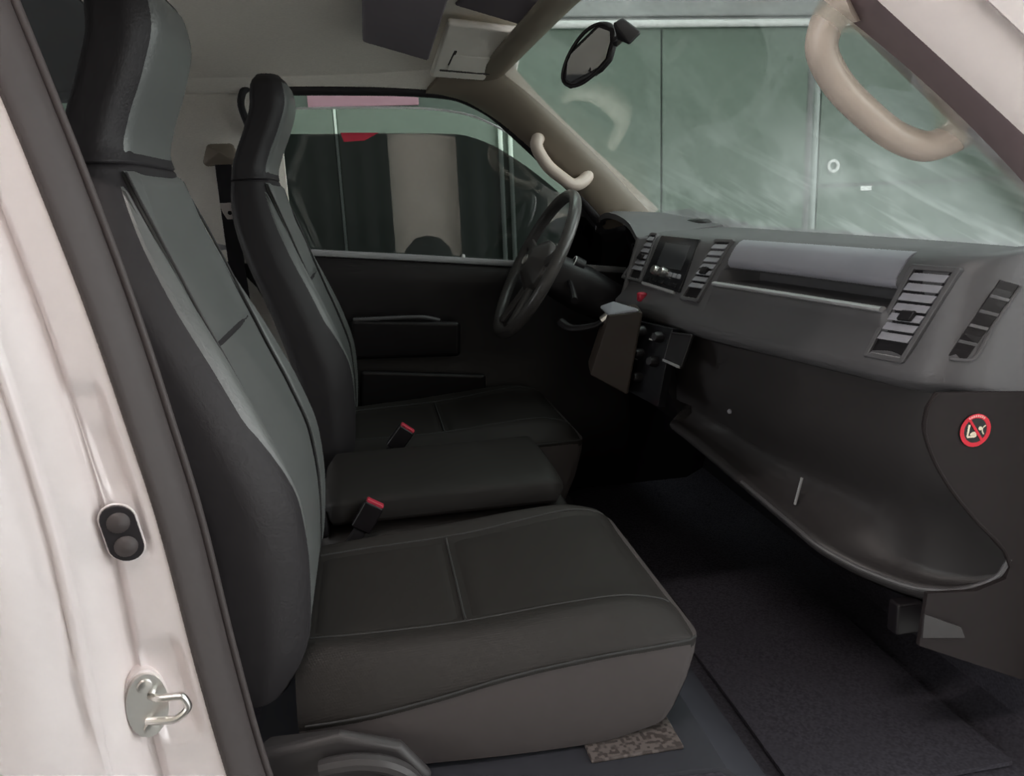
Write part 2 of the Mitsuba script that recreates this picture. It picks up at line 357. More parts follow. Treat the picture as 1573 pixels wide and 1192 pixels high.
# driver-side A pillar, inner trim
def sweep(path_a, path_b, bulge, th, n=40, m=14, side=1):
    """A curved strip between two edge curves, bulging towards the cabin."""
    A, B = spline(path_a, n), spline(path_b, n); G = np.zeros((n, m, 3))
    for j, t in enumerate(np.linspace(0, 1, m)):
        G[:, j] = A * (1 - t) + B * t + np.asarray(bulge) * (4 * t * (1 - t)) ** .6
    return slab(G, th)
pa = [Y(650, 137, .70), Y(700, 143, .70), Y(750, 166, .705), Y(800, 206, .71), Y(850, 254, .715), Y(905, 310, .725), Y(935, 345, .73)]   # window side
pb = [Y(740, 60, .60), Y(765, 85, .61), Y(787, 110, .615), Y(830, 158, .63), Y(880, 208, .655), Y(940, 264, .69), Y(1005, 325, .725)]   # glass side
struct('trim_6', sweep(pa, pb, V(-.012, -.028, -.008), -.02), 'beige_plastic', 'beige trim of the windscreen pillar on the driver side', smooth=50)
struct('trim_7', tube(spline([p + V(.003, 0, .003) for p in pb[2:]], 40), .005, 8), 'rubber_black', 'thin black seal on the driver-side windscreen edge')
# side rail between headliner and the driver window
ra = [V(-.56, .70, 1.302), Y(440, 131, .70), Y(550, 131, .70), Y(650, 135, .70), Y(700, 141, .70)]
rb = [V(-.56, .665, 1.36), V(-.19, .665, 1.36), V(.02, .66, 1.36), V(.22, .65, 1.35), V(.36, .63, 1.345)]
struct('trim_8', sweep(ra, rb, V(0, -.006, -.004), -.02), 'headliner', 'fabric edge of the headliner above the driver window', smooth=50)
# driver window: seal, glass, rain visor
wtop = [Y(424, 137, .689), Y(440, 137, .689), Y(470, 137, .689), Y(600, 138, .689), Y(690, 144, .689), Y(745, 166, .692), Y(800, 212, .696), Y(850, 260, .700), Y(893, 304, .706), Y(925, 345, .712)]
sec = [(.017 * math.cos(a), .015 * math.sin(a)) for a in np.linspace(0, 6.283, 12, endpoint=False)]
struct('trim_9', tube(spline(wtop, 70), 1, sec=sec), 'rubber_black', 'black rubber seal round the driver window', smooth=50)
gt = [Y(380, 206, .735), Y(450, 206, .735), Y(700, 206, .735), Y(745, 218, .735), Y(790, 243, .735), Y(840, 280, .735), Y(890, 325, .735), Y(925, 365, .735)]
gb = [Y(925, 420, .735), Y(380, 410, .735)]
gl = np.vstack([spline(gt, 40), gb])
gl[:, 1] = .735
fan = trimesh.creation.triangulate_polygon(__import__('shapely.geometry').geometry.Polygon(gl[:, [0, 2]]))
gm = tm(np.c_[fan[0][:, 0], np.full(len(fan[0]), .735), fan[0][:, 1]], fan[1])
struct('window_2', gm, 'tinted_glass', 'half-lowered dark tinted glass of the driver door', smooth=False)
va = spline([p + V(0, .03, .02) for p in wtop[1:9]], 50)
vb = spline([Y(385, 168, .765), Y(440, 167, .765), Y(560, 165, .765), Y(640, 166, .765), Y(710, 174, .765), Y(770, 198, .765), Y(830, 243, .765), Y(885, 296, .765)], 50)
kv = thing('rain_visor', 'smoky clear rain visor along the top of the driver window', 'rain visor')
G = np.stack([va, va * .5 + vb * .5 + V(0, .008, 0), vb], 1)
scene[kv + '__shade'] = mikit.ply(tm(G.reshape(-1, 3), tri(np.array([[i * 3 + j, i * 3 + 3 + j, i * 3 + 4 + j, i * 3 + 1 + j] for i in range(49) for j in range(2)]))), 'smoke_glass', smooth=True)
part(kv, 'lower_edge', tube(vb, .0034, 8), 'white_pipe', label='lower edge with its highlight painted in white')  # white colour paints the highlight along the visor edge
q = [Y(523, 204, .731), Y(582, 204, .731), Y(560, 216, .731), Y(528, 218, .731)]
solo('window_red_patch', plate(q, (0, -1, 0), .0015), 'red_plastic', 'small red patch at the top edge of the dark tinted glass', 'sticker', smooth=False)  # plain red patch just inside the glass

# driver door panel
dk = 'door_1'
belt = [Y(330, 382, .71), Y(480, 391, .71), Y(620, 398, .71), Y(775, 407, .71), Y(900, 414, .715), Y(960, 418, .72)]
bz = spline(belt, 30)
labels[dk] = {'label': 'black inner panel of the driver door under the tinted window', 'kind': 'structure', 'category': 'door'}
G = np.array([[V(p[0], sm(t, [0, .05, .4, .5, .7, 1], [.715, .70, .712, .70, .69, .72]), p[2] * (1 - t) + .02 * t) for t in np.linspace(0, 1, 24)] for p in bz])
part(dk, 'panel', slab(G, .02, (0, -1, 0)), 'black_plastic')
part(dk, 'belt_strip', tube(bz + V(0, -.004, .006), 1, sec=[(.010 * math.cos(a), .006 * math.sin(a)) for a in np.linspace(0, 6.283, 10, endpoint=False)], up=(0, 0, 1)), 'dash_edge', label='grey strip under the glass')
part(dk, 'armrest', ball_hull([Y(545, 497, .665), Y(700, 500, .665), Y(700, 540, .68), Y(545, 545, .68), Y(640, 500, .70)], .014), 'black_plastic')
part(dk, 'pull_handle', tube(spline([Y(543, 491, .66), Y(570, 490, .655), Y(645, 487, .655), Y(675, 492, .665)], 20), .006, 8), 'dash_plastic')
part(dk, 'door_pocket', ball_hull([Y(560, 575, .67), Y(740, 580, .67), Y(740, 620, .68), Y(560, 620, .68)], .012), 'black_plastic')
part(dk, 'lock_knob', lathe([(0, 0), (.006, 0), (.006, .012), (.004, .016), (0, .017)], Y(712, 399, .722), (0, 0, 1), 12), 'silver_print')
struct('trim_24', plate([V(.50, .757, 0), V(1.2, .757, 0), V(1.2, .757, .85), V(.885, .757, .90), V(.70, .757, .965), V(.655, .757, .94), V(.60, .757, .75), V(.5, .757, .70)], (0, 1, 0), .02), 'black_plastic', 'black side lining ahead of the driver door under the windscreen pillar', smooth=False)
# driver-side B pillar and rear side wall
struct('trim_10', slab(np.array([[V(x, .72 - .02 * math.sin(math.pi * t) - .03 * max(0, (z - 1.1)) , z) for t, x in zip(np.linspace(0, 1, 9), np.linspace(-.52, -.22, 9))] for z in np.linspace(.1, 1.32, 16)]), .02, (0, -1, 0)), 'headliner', 'beige-grey trim of the door pillar behind the driver seat', smooth=40)
struct('wall_left_van' if 0 else 'trim_11', cat([bx((-2.6, .74, -.04), (-.42, .78, 1.12)), bx((-.62, .735, 1.1), (-.42, .78, 1.3))]), 'headliner', 'inner side wall of the rear cabin with its window opening', smooth=False)
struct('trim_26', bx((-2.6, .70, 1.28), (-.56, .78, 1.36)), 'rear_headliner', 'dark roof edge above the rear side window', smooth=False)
struct('window_3', tm([V(-2.6, .76, 1.1), V(-.6, .76, 1.1), V(-.6, .76, 1.29), V(-2.6, .76, 1.29)], [[0, 1, 2], [0, 2, 3]]), 'smoke_glass', 'rear side window of the van seen behind the passenger headrest', smooth=False)
struct('trim_12', cat([bx((-2.65, -.9, -.04), (-2.6, .78, .55)), bx((-2.65, -.9, 1.27), (-2.6, .78, 1.5)), bx((-2.65, .68, .55), (-2.6, .78, 1.27)), bx((-2.65, -.9, .55), (-2.6, -.80, 1.27))]), 'black_plastic', 'dark rear end of the cabin round the tailgate window', smooth=False)
struct('window_4', tm([V(-2.62, -.8, .55), V(-2.62, .68, .55), V(-2.62, .68, 1.27), V(-2.62, -.8, 1.27)], [[0, 1, 2], [0, 2, 3]]), 'clear_glass', 'tailgate window at the far rear of the van', smooth=False)
# outer roof skin keeps the lamps off the cabin
struct('trim_13', slab(np.array([[V(x, y, roofline(y) + .12 + d) for y in np.linspace(-.78, .78, 31)] for x, d in zip([-2.7, -.5, .2, .40, .47], [0, 0, -.01, -.03, -.07])]), .02), 'white_paint', 'white outer roof skin of the van', smooth=40)
# driver outer side
struct('trim_14', cat([bx((-2.7, .80, -.4), (1.25, .84, .74)), bx((-2.7, .78, 1.34), (.3, .80, 1.52))]), 'white_paint', 'white outer panels of the driver side', smooth=False)
struct('trim_15', cat([bx((1.18, -.85, -.5), (1.24, .84, .80)), bx((-2.7, -.95, -.4), (-.5, -.92, 1.5))]), 'white_paint', 'white outer nose and rear side panel of the van', smooth=False)

# passenger-side A pillar: seal and painted body
sa = [Y(1205, -70, -.70), Y(1280, 4, -.715), Y(1420, 140, -.735), Y(1573, 288, -.755), Y(1640, 350, -.765)]
sb = [Y(1275, -70, -.77), Y(1352, 4, -.775), Y(1460, 103, -.785), Y(1573, 207, -.795), Y(1650, 280, -.80)]
struct('trim_16', sweep(sa, sb, V(-.003, -.003, .002), .004), 'pillar_rubber', 'dark purple-grey rubber seal along the passenger-side windscreen pillar', smooth=60)
sc = [p + V(.028, -.012, .03) for p in sb]; sd = [p + V(.05, -.03, .05) for p in sb]; se = [p + V(.10, -.035, .10) for p in sb]
struct('trim_17', slab(np.stack([spline(sb, 40), spline([p + V(.012, -.010, .012) for p in sb], 40), spline(sc, 40), spline([p + V(.004, .008, .006) for p in sd], 40), spline(sd, 40), spline(se, 40), spline([p + V(.03, .06, .02) for p in se], 40)], 1), .004), 'white_paint', 'white painted body pillar at the passenger door edge', smooth=60)
# inner trim under the passenger windscreen pillar
struct('trim_18', sweep([p + V(.002, .002, 0) for p in sa], [p + V(.04, .05, .01) for p in sa], V(0, .004, .0), .004), 'beige_plastic', 'beige inner trim of the passenger-side windscreen pillar', smooth=50)
# door header above the passenger opening (above the picture)
struct('trim_19', loft([[V(x, -.70, 1.33), V(x, -.76, 1.29), V(x, -.80, 1.31), V(x, -.82, 1.42), V(x, -.80, 1.52), V(x, -.70, 1.46)] for x in (-2.7, -.3, .2, .5)]), 'white_paint', 'white body rail above the passenger door opening', smooth=30)

# passenger-side B pillar: painted jamb with stepped section, rubber strip
pz = np.array([-.12, .05, .264, .42, .623, .74, .859, 1.034, 1.118, 1.25, 1.40])
pxx = np.array([-.165, -.19, -.23, -.248, -.267, -.284, -.303, -.338, -.357, -.388, -.425])
pillar_x = lambda z: sm(z, pz, pxx)
def jamb(z):
    """(x, y) of the jamb section at height z, from the rubber strip to the outer skin."""
    k = sm(z, [-.1, .3, .45, .62, .8, 1.0, 1.4], [1.25, 1.15, 1.0, .85, .75, .7, .65])
    d = [(.02, -.775), (0, -.798), (-.003, -.802), (-.020, -.806), (-.045, -.812), (-.058, -.815), (-.063, -.812), (-.068, -.806), (-.073, -.808), (-.077, -.818), (-.083, -.844), (-.088, -.868), (-.091, -.880), (-.097, -.888), (-.104, -.890), (-.108, -.886), (-.112, -.888), (-.116, -.900), (-.124, -.912), (-.135, -.924), (-.155, -.937), (-.20, -.948), (-.30, -.955), (-.5, -.955)]
    return [(pillar_x(z) + a * (k if a < -.004 else 1), b) for a, b in d]
zz = np.linspace(-.1, 1.4, 150)
def fine(z):
    J = np.array(jamb(z)); t = np.r_[0, np.cumsum(np.hypot(*np.diff(J, axis=0).T))]; tt = np.r_[np.linspace(0, .20, 100), np.linspace(.21, t[-1], 20)]
    return np.stack([np.interp(tt, t, J[:, 0]), np.interp(tt, t, J[:, 1]), np.full(len(tt), z), tt], 1)
G4 = np.array([fine(z) for z in zz]); G = G4[..., :3].copy(); tt = G4[..., 3]; zg = G[..., 2]
box = lambda t0, t1, z0, z1, e: np.clip((tt - t0) / e, 0, 1) * np.clip((t1 - tt) / e, 0, 1) * np.clip((zg - z0) / (2 * e), 0, 1) * np.clip((z1 - zg) / (2 * e), 0, 1)
ease = lambda k: k * k * (3 - 2 * k)
hollow = .006 * ease(box(.048, .090, .585, .80, .008)) + .004 * ease(box(.052, .080, .66, .75, .006)) + .010 * ease(box(.045, .10, .33, .48, .012))   # pressed pockets
G[..., 1] += hollow; G[..., 0] -= hollow * .4
# pressed hollows round the lamp hole and the striker
def dent(P, c, rx, rz, depth, direction):
    d = np.sqrt(((P[..., 0] - c[0]) / rx) ** 2 + ((P[..., 2] - c[2]) / rz) ** 2); return P - np.asarray(direction) * (depth * np.clip(1.3 - d, 0, 1) ** 1.0)[..., None]
struct('trim_20', slab(G, .003), 'white_paint', 'white painted door pillar at the left of the open passenger door', smooth=50)
rp = np.array([V(pillar_x(z) + .014, -.786, z) for z in zz])
rs = [(.024 * np.sign(math.cos(a)) * abs(math.cos(a)) ** .7, .016 * math.sin(a)) for a in np.linspace(0, 6.283, 18, endpoint=False)]
ring = [[V(pillar_x(z) + .012 + u * .80, -.783 + u * .62 - v, z) for u, v in rs] for z in zz]
struct('trim_21', loft(ring), 'rubber', 'dark brown rubber strip along the white door pillar', smooth=50)
struct('trim_22', tube(np.array([V(pillar_x(z) + .034, -.768, z) for z in zz]), .005, 8), 'rubber', 'thin raised lip of the rubber strip beside the passenger seat', smooth=50)
struct('trim_23', slab(np.array([[V(pillar_x(z) - .01 + a, b, z) for a, b in ((.03, -.765), (-.1, -.76), (-.25, -.76))] for z in zz]), .006, (0, -1, 0)), 'black_plastic', 'dark inner lining of the passenger-side door pillar', smooth=40)
# ------------------------------------------------------------------ seats
def seat(name, label, yc, dx, dzc, top=0.0):
    """High-back front seat. Local side s = +1 is away from the camera."""
    k = thing(name, label, 'seat')
    ZB = [.26, .30, .36, .47, .56, .66, .76, .87, .95, 1.035, 1.06, 1.10, 1.16, 1.225, 1.265, 1.285]
    XF = [-.175, -.155, -.140, -.135, -.142, -.172, -.212, -.258, -.283, -.300, -.302, -.290, -.264, -.246, -.252, -.272]   # front face at mid width
    HW = [.225, .244, .255, .260, .262, .260, .252, .234, .208, .170, .158, .150, .143, .136, .126, .10]
    TH = [.10, .12, .13, .135, .13, .125, .12, .115, .11, .095, .09, .092, .095, .095, .085, .05]
    BO = [.0, .008, .018, .026, .03, .032, .03, .024, .015, .006, .003, .001, 0, 0, 0, 0]                                       # bolster height
    PZ = lambda z: 4.6 if z < 1.04 else 5.5
    lean = lambda z: top * max(0, z - .5) / .7
    def front(u, z):  # u in -1..1 across
        b = sm(z, ZB, BO); return sm(z, ZB, XF) + b * (math.exp(-((abs(u) - .84) / .17) ** 2)) - .020 * abs(u) ** 6
    def ring(z, n=96, grow=0.0):
        w, t = float(sm(z, ZB, HW)) + grow, float(sm(z, ZB, TH)); out = []
        for a in np.linspace(0, 2 * np.pi, n, endpoint=False):
            c, s = math.cos(a), math.sin(a); u = np.sign(c) * abs(c) ** (2 / PZ(z)); v = np.sign(s) * abs(s) ** (2 / PZ(z))
            xf, xbk = float(front(u, z)) + grow, float(sm(z, ZB, XF)) - t - grow
            out.append(V((xf + xbk) / 2 + v * (xf - xbk) / 2 + dx + lean(z), yc + w * u, z))
        return out
    zs = np.r_[np.linspace(.275, 1.02, 54), 1.034, 1.038]
    R = [ring(z) for z in zs]
    m0 = np.mean(R[0], 0); R = [m0 + (np.array(R[0]) - m0) * s + V(0, 0, dzz) for s, dzz in ((.75, -.022), (.90, -.015), (.97, -.007))] + R
    m1 = np.mean(R[-1], 0); R.append(m1 + (np.array(R[-1]) - m1) * .95 + V(0, 0, .004))
    part(k, 'backrest', loft(R), 'leather', smooth=50)
    zs = np.r_[1.044, 1.047, np.linspace(1.06, 1.262, 24), 1.272, 1.28]
    R = [ring(z) for z in zs]; m = np.mean(R[0], 0); R = [m + (np.array(R[0]) - m) * .95 - V(0, 0, .004)] + R
    m = np.mean(R[-1], 0); R += [m + (np.array(R[-1]) - m) * s + V(0, 0, d) for s, d in ((.88, .006), (.7, .010), (.4, .012))]
    part(k, 'headrest', loft(R), 'leather', smooth=50)
    # insert panels standing a little proud, with the seams between them
    def insert(z0, z1, uw, out, bow=0.0, n=26, mm=18):
        G = np.zeros((n, mm, 3))
        for i, t in enumerate(np.linspace(0, 1, n)):
            for j, s in enumerate(np.linspace(-1, 1, mm)):
                z = z0 + (z1 - z0) * t + bow * (1 - s * s) * (1 - t) ; u = s * float(sm(z, [.3, .7, .88, 1.03], uw)); w = float(sm(z, ZB, HW))
                e = min(1 - abs(s), t * 1.6, (1 - t) * 1.6) ; lift = out * min(1, e / .045) ** .5 if e > 0 else 0
                G[i, j] = V(float(front(u, z)) - .0025 + lift + dx + lean(z), yc + w * u, z)
        return slab(G, -.006)
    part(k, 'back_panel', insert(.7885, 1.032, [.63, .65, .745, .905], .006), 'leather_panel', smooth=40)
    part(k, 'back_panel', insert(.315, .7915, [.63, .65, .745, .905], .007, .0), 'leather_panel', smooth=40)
    def strip(s, z0, z1, n=40, mm=12):
        G = np.zeros((n, mm, 3))
        for i, t in enumerate(np.linspace(0, 1, n)):
            z = z0 + (z1 - z0) * t; w = float(sm(z, ZB, HW)); ui = float(sm(z, [.3, .7, .88, 1.03], [.645, .665, .76, .92])); uo = .915 if s > 0 else ui + (.915 - ui) * (.05 + .95 * float(np.clip((z - .44) / .26, 0, 1)))
            for j, q in enumerate(np.linspace(0, 1, mm)):
                e = min(q, 1 - q, 2 * t, 2 * (1 - t)); u = ui + (uo - ui) * q; un = math.copysign(1, u) * min(1, abs(u))
                v = (1 - un ** PZ(z)) ** (1 / PZ(z)); xb_ = float(front(s * u, z)) - float(sm(z, ZB, TH)); xf_ = float(front(s * u, z)); t_ = (xf_ - (float(sm(z, ZB, XF)) - float(sm(z, ZB, TH)))) / 2
                G[i, j] = V((xf_ + float(sm(z, ZB, XF)) - float(sm(z, ZB, TH))) / 2 + v * t_ - .0025 + .005 * min(1, e / .06) ** .5 + dx + lean(z), yc + s * w * u, z)
        return slab(G if s > 0 else G[:, ::-1], -.006)
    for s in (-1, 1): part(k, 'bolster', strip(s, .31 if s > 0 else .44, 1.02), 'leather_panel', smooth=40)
    G = np.zeros((24, 14, 3))
    for i, t in enumerate(np.linspace(0, 1, 24)):
        for j, q in enumerate(np.linspace(-1, 1, 14)):
            z = 1.050 + .222 * t; e = min(1 - abs(q), 2 * t, 2 * (1 - t)); u = .972 * q; v = (1 - abs(u) ** 5.5) ** (1 / 5.5); xf_ = float(front(u, z)); xb_ = float(sm(z, ZB, XF)) - float(sm(z, ZB, TH))
            G[i, j] = V((xf_ + xb_) / 2 + v * (xf_ - xb_) / 2 - .0022 + .0034 * min(1, e / .05) ** .5 + dx + lean(z), yc + float(sm(z, ZB, HW)) * u, z)
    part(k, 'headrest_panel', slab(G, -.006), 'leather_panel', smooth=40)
    for s in (-1, 1):
        us = lambda z: s * float(sm(z, [.3, .7, .88, 1.03], [.637, .657, .752, .912]))
        pth = np.array([V(float(front(us(z), z)) + dx + lean(z) + .001, yc + float(sm(z, ZB, HW)) * us(z), z) for z in np.linspace(.32, 1.03, 40)])
        part(k, 'seam', tube(pth, .0022, 6), 'seam')
    # cushion: rings along x
    XS = [-.17, -.13, -.05, .05, .15, .25, .35, .41, .44, .455]
    ZT = np.array([.318, .322, .322, .322, .326, .334, .338, .330, .315, .29]) + dzc     # top at mid width
    ZS = [.232, .236, .248, .266, .286, .297, .302, .302, .300, .298]                    # side seam
    CW = [.235, .242, .255, .262, .266, .267, .266, .262, .256, .242]
    def cring(x, n=64):
        w, zt_, zs_ = float(sm(x, XS, CW)), float(sm(x, XS, ZT)), float(sm(x, XS, ZS)) + dzc; out = []
        for a in np.linspace(0, np.pi, n // 2):
            u = math.cos(a); u = np.sign(u) * abs(u) ** .62; bol = .026 * math.exp(-((abs(u) - .80) / .16) ** 2) * float(sm(x, [-.17, .3, .42, .46], [1, 1, .6, 0]))
            out.append(V(x + dx, yc + w * u, zs_ + (zt_ - zs_) * (1 - abs(u) ** 5) ** .55 + bol * (1 - abs(u) ** 9)))
        for u in np.linspace(-1, 1, n // 2): out.append(V(x + dx, yc + w * u * .985, zs_ - .018))
        return out
    R = [cring(x) for x in np.r_[np.linspace(-.16, .40, 44), np.linspace(.41, .455, 9)]]
    m = np.mean(R[-1], 0); R += [m + (np.array(R[-1]) - m) * V(1, s, 1 - (1 - s) * .8) + V(d, 0, 0) for s, d in ((.94, .004), (.8, .008), (.5, .010))]
    part(k, 'cushion', loft(R), 'leather_punched', smooth=50)
    # skirt below the side seam
    def sring(x, n=40):
        w, zs_ = float(sm(x, XS, CW)) - .002, float(sm(x, XS, ZS)) + dzc; zb = float(sm(x, [-.17, 0, .3, .46], [.150, .142, .135, .150])); xs = x
        pts = [(1, zs_ + .002), (1.004, zs_ - .03), (.99, (zs_ + zb) / 2), (.955, zb + .02), (.93, zb), (0, zb - .002), (-.93, zb), (-.955, zb + .02), (-.99, (zs_ + zb) / 2), (-1.004, zs_ - .03), (-1, zs_ + .002), (0, zs_ + .002)]
        return [V(x + dx - (.045 * max(0, (zs_ - zz_) / .16) ** 1.5 if x > .40 else .045 * max(0, (zs_ - zz_) / .16) ** 1.5 * max(0, (x - .1) / .3) ** 2), yc + w * u, zz_) for u, zz_ in pts]
    R = [sring(x) for x in np.r_[np.linspace(-.16, .40, 24), np.linspace(.41, .456, 7)]]
    m = np.mean(R[-1], 0); R.append(np.array([V(p[0] + .003, yc + (p[1] - yc) * .93, p[2]) for p in R[-1]]))
    part(k, 'skirt', loft(R), 'seat_skirt', smooth=40)
    for s in (-1, 1):
        pth = np.array([V(x + dx, yc + s * (float(sm(x, XS, CW)) + .0015), float(sm(x, XS, ZS)) + dzc + .001) for x in np.linspace(-.15, .452, 40)])
        part(k, 'piping', tube(pth, .0019, 6), 'seam')
    def ctop(x, u):
        w, zt_, zs_ = float(sm(x, XS, CW)), float(sm(x, XS, ZT)), float(sm(x, XS, ZS)) + dzc; bol = .026 * math.exp(-((abs(u) - .80) / .16) ** 2) * float(sm(x, [-.17, .3, .42, .46], [1, 1, .6, 0]))
        return V(x + dx, yc + w * u, zs_ + (zt_ - zs_) * (1 - abs(u) ** 5) ** .55 + bol * (1 - abs(u) ** 9))
    uin = lambda x: float(sm(x, [-.15, .12, .42], [.60, .60, .70]))
    for x0, x1 in ((-.14, .098), (.106, .425)):
        G = np.zeros((24, 18, 3))
        for i, t in enumerate(np.linspace(0, 1, 24)):
            for j, s in enumerate(np.linspace(-1, 1, 18)):
                x = x0 + (x1 - x0) * t; e = min(1 - abs(s), 1.6 * t, 1.6 * (1 - t)); lift = .006 * min(1, max(e, 0) / .12) ** .5
                G[i, j] = ctop(x, s * uin(x)) + V(0, 0, lift - .003)
        part(k, 'seat_panel', slab(G, .006 if np.cross(G[1, 0] - G[0, 0], G[0, 1] - G[0, 0])[2] > 0 else .006), 'leather_punched', smooth=40)
    for s in (-1, 1): part(k, 'seam', tube(np.array([ctop(x, s * (uin(x) + .03)) + V(0, 0, .0005) for x in np.linspace(-.14, .43, 40)]), .0022, 6), 'seam')
    part(k, 'seam', tube(np.array([ctop(.102, q) + V(0, 0, .0022) for q in np.linspace(-.60, .60, 40)]), .0024, 6), 'seam')
    # frame under the cushion
    for s in (-1, 1): part(k, 'base_rail', rbox((.14 + dx, yc + s * .11, .138), (.42, .03, .018), .004), 'black_plastic')
    return k

pax = seat('front_seat', 'black leather high-backed passenger seat nearest the open door', -.437, 0, 0)
# recliner cover and lever on its outer side
part(pax, 'recliner_cover', ball_hull([V(-.215, -.705, .215), V(-.10, -.715, .235), V(-.02, -.715, .205), V(.015, -.71, .150), V(-.215, -.70, .13), V(-.2, -.66, .2), V(0, -.68, .15)], .012, 14), 'lower_plastic', label='moulded plastic cover at the lower rear corner')
part(pax, 'recline_lever', tube(spline([V(-.125, -.735, .205), V(-.09, -.742, .212), V(-.05, -.742, .205), V(-.01, -.738, .178), V(.005, -.735, .150)], 24), [.013] * 24, 10), 'lower_plastic')
drv = seat('front_seat', 'black leather high-backed driver seat behind the steering wheel', .455, .055, .05, .03)
ctr = thing('center_seat', 'black padded centre seat with its backrest folded down flat between the two front seats', 'seat')
def pad(x0, x1, y0, y1, z0, z1, r, m=40):
    """A padded block with soft edges and a slightly crowned top."""
    R = []
    for t in np.linspace(0, 1, 26):
        x = x0 + (x1 - x0) * t; e = min(t, 1 - t) * (x1 - x0); k = math.sqrt(max(0, 1 - (1 - min(1, e / r)) ** 2)); h = (z1 - z0) / 2
        ring = []
        for a in np.linspace(0, 2 * np.pi, m, endpoint=False):
            c, s = math.cos(a), math.sin(a); u = np.sign(c) * abs(c) ** .42; v = np.sign(s) * abs(s) ** .42
            ring.append(V(x, (y0 + y1) / 2 + ((y1 - y0) / 2 - r * (1 - k)) * u, (z0 + z1) / 2 + (h - min(r, h) * (1 - k)) * v + (.006 * (1 - u * u) if v > 0 else 0)))
        R.append(ring)
    return loft(R)
part(ctr, 'cushion', pad(-.15, .40, -.165, .185, .20, .315, .035), 'leather_punched', smooth=50)
part(ctr, 'folded_backrest', pad(-.14, .375, -.158, .18, .318, .392, .026), 'leather_punched', smooth=50)
part(ctr, 'hinge', rbox((-.145, 0, .33), (.03, .3, .06), .008), 'black_plastic')
# buckles
def buckle(label, tip, base, group=None):
    k = thing('seat_belt_buckle', label, 'buckle'); ax = tip - base; L = np.linalg.norm(ax); ax = ax / L
    y = V(0, 1, 0) - ax * ax[1]; y /= np.linalg.norm(y); x = np.cross(y, ax); R = np.stack([x, y, ax], 1)
    part(k, 'body', rbox(tip - ax * .035, (.042, .022, .062), .004, R), 'black_plastic')
    part(k, 'release_button', rbox(tip - ax * .004, (.038, .016, .012), .003, R), 'red_plastic', label='red release button')
    part(k, 'stalk', rbox((tip - ax * .06 + base) / 2, (.026, .012, max(.03, L - .06)), .003, R), 'webbing')
buckle('black seat belt buckle with red button, between the passenger seat and the centre seat', Y(577, 771, -.172), V(-.10, -.172, .27))
buckle('black seat belt buckle with red button, half hidden beside the driver seat', Y(627, 656, .19), V(-.02, .20, .33))
# driver belt: pillar loop, webbing, tongue
bk = thing('seat_belt', 'driver seat belt hanging from the beige pillar behind the driver seat', 'seat belt')
a = Y(340, 240, .70)
part(bk, 'anchor_cover', ball_hull([a + V(-.026, 0, .022), a + V(.026, 0, .022), a + V(-.038, -.005, -.014), a + V(.038, -.005, -.014), a + V(0, -.014, .008)], .012, 12), 'beige_plastic', label='beige anchor cover')
part(bk, 'height_slide', rbox(a + V(0, .014, .01), (.085, .014, .17), .006), 'headliner')
part(bk, 'webbing', slab(np.array([[p + V(-.022, 0, 0), p + V(.022, 0, 0)] for p in spline([a + V(.004, -.012, -.018), a + V(.006, -.014, -.2), a + V(.02, -.02, -.6), a + V(.03, -.01, -.85)], 20)]), .0025), 'webbing')
t = Y(352, 318, .668)
part(bk, 'tongue', plate([t + V(-.026, 0, .012), t + V(.026, 0, .012), t + V(.018, 0, -.02), t + V(.006, 0, -.034), t + V(-.008, 0, -.034), t + V(-.018, 0, -.016)], (0, -1, 0), .003, [[t + .006 * V(math.cos(q), 0, math.sin(q)) + V(0, 0, -.016) for q in np.linspace(0, 6.28, 12, endpoint=False)]]), 'steel', smooth=False, label='steel tongue')
gp = thing('grab_handle', 'black strap handle on the pillar just behind the driver headrest', 'handle')
part(gp, 'loop', tube(spline([Y(388, 132, .69), Y(374, 140, .68), Y(370, 160, .675), Y(378, 185, .68), Y(388, 205, .69)], 24), .010, 10), 'headrest_strap')
# ------------------------------------------------------------------ steering wheel and column
sk = thing('steering_wheel', 'dark grey steering wheel with padded hub in front of the driver seat', 'steering wheel')
c = V(.448, .445, .79); up = V(.50, 0, .866); up /= np.linalg.norm(up); side = V(0, 1, 0); nrm = V(-.866, 0, .50)
RW = .210
wheel = lambda a, r, h=0.0: c + r * (math.cos(a) * side + math.sin(a) * up) + h * nrm
part(sk, 'rim', tube(np.array([wheel(a, RW) for a in np.linspace(0, 2 * np.pi, 72, endpoint=False)]), .0165, 14, closed=True), 'wheel_leather')
part(sk, 'hub', ball_hull([wheel(a, .062, -.012) for a in np.linspace(0, 6.28, 14)] + [wheel(a, .03, .016) for a in np.linspace(0, 6.28, 10)], .016, 14), 'wheel_leather')
for a0 in (.28, math.pi - .28, -math.pi / 2 + .33, -math.pi / 2 - .33):
    part(sk, 'spoke', tube(np.array([wheel(a0, r, h) for r, h in ((.06, -.012), (.12, -.008), (.19, 0))]), 1, sec=[(.010 * math.cos(q), .017 * math.sin(q)) for q in np.linspace(0, 6.28, 12, endpoint=False)], up=nrm), 'wheel_leather')
em = [wheel(a, 1, 0) for a in [0]]
ell = lambda rx, ry, oy=0.0: np.array([c + nrm * .0335 + side * rx * math.cos(a) + up * (oy + ry * math.sin(a)) for a in np.linspace(0, 6.2832, 36, endpoint=False)])
part(sk, 'emblem', cat([tube(ell(.021, .014), .0014, 8, closed=True), tube(ell(.007, .0135), .0013, 8, closed=True), tube(ell(.015, .0045, .008), .0013, 8, closed=True)]), 'steel', label='silver emblem of crossed ovals')
ck = thing('steering_column', 'black steering column shroud with stalks behind the steering wheel', 'steering column')
ax = -nrm
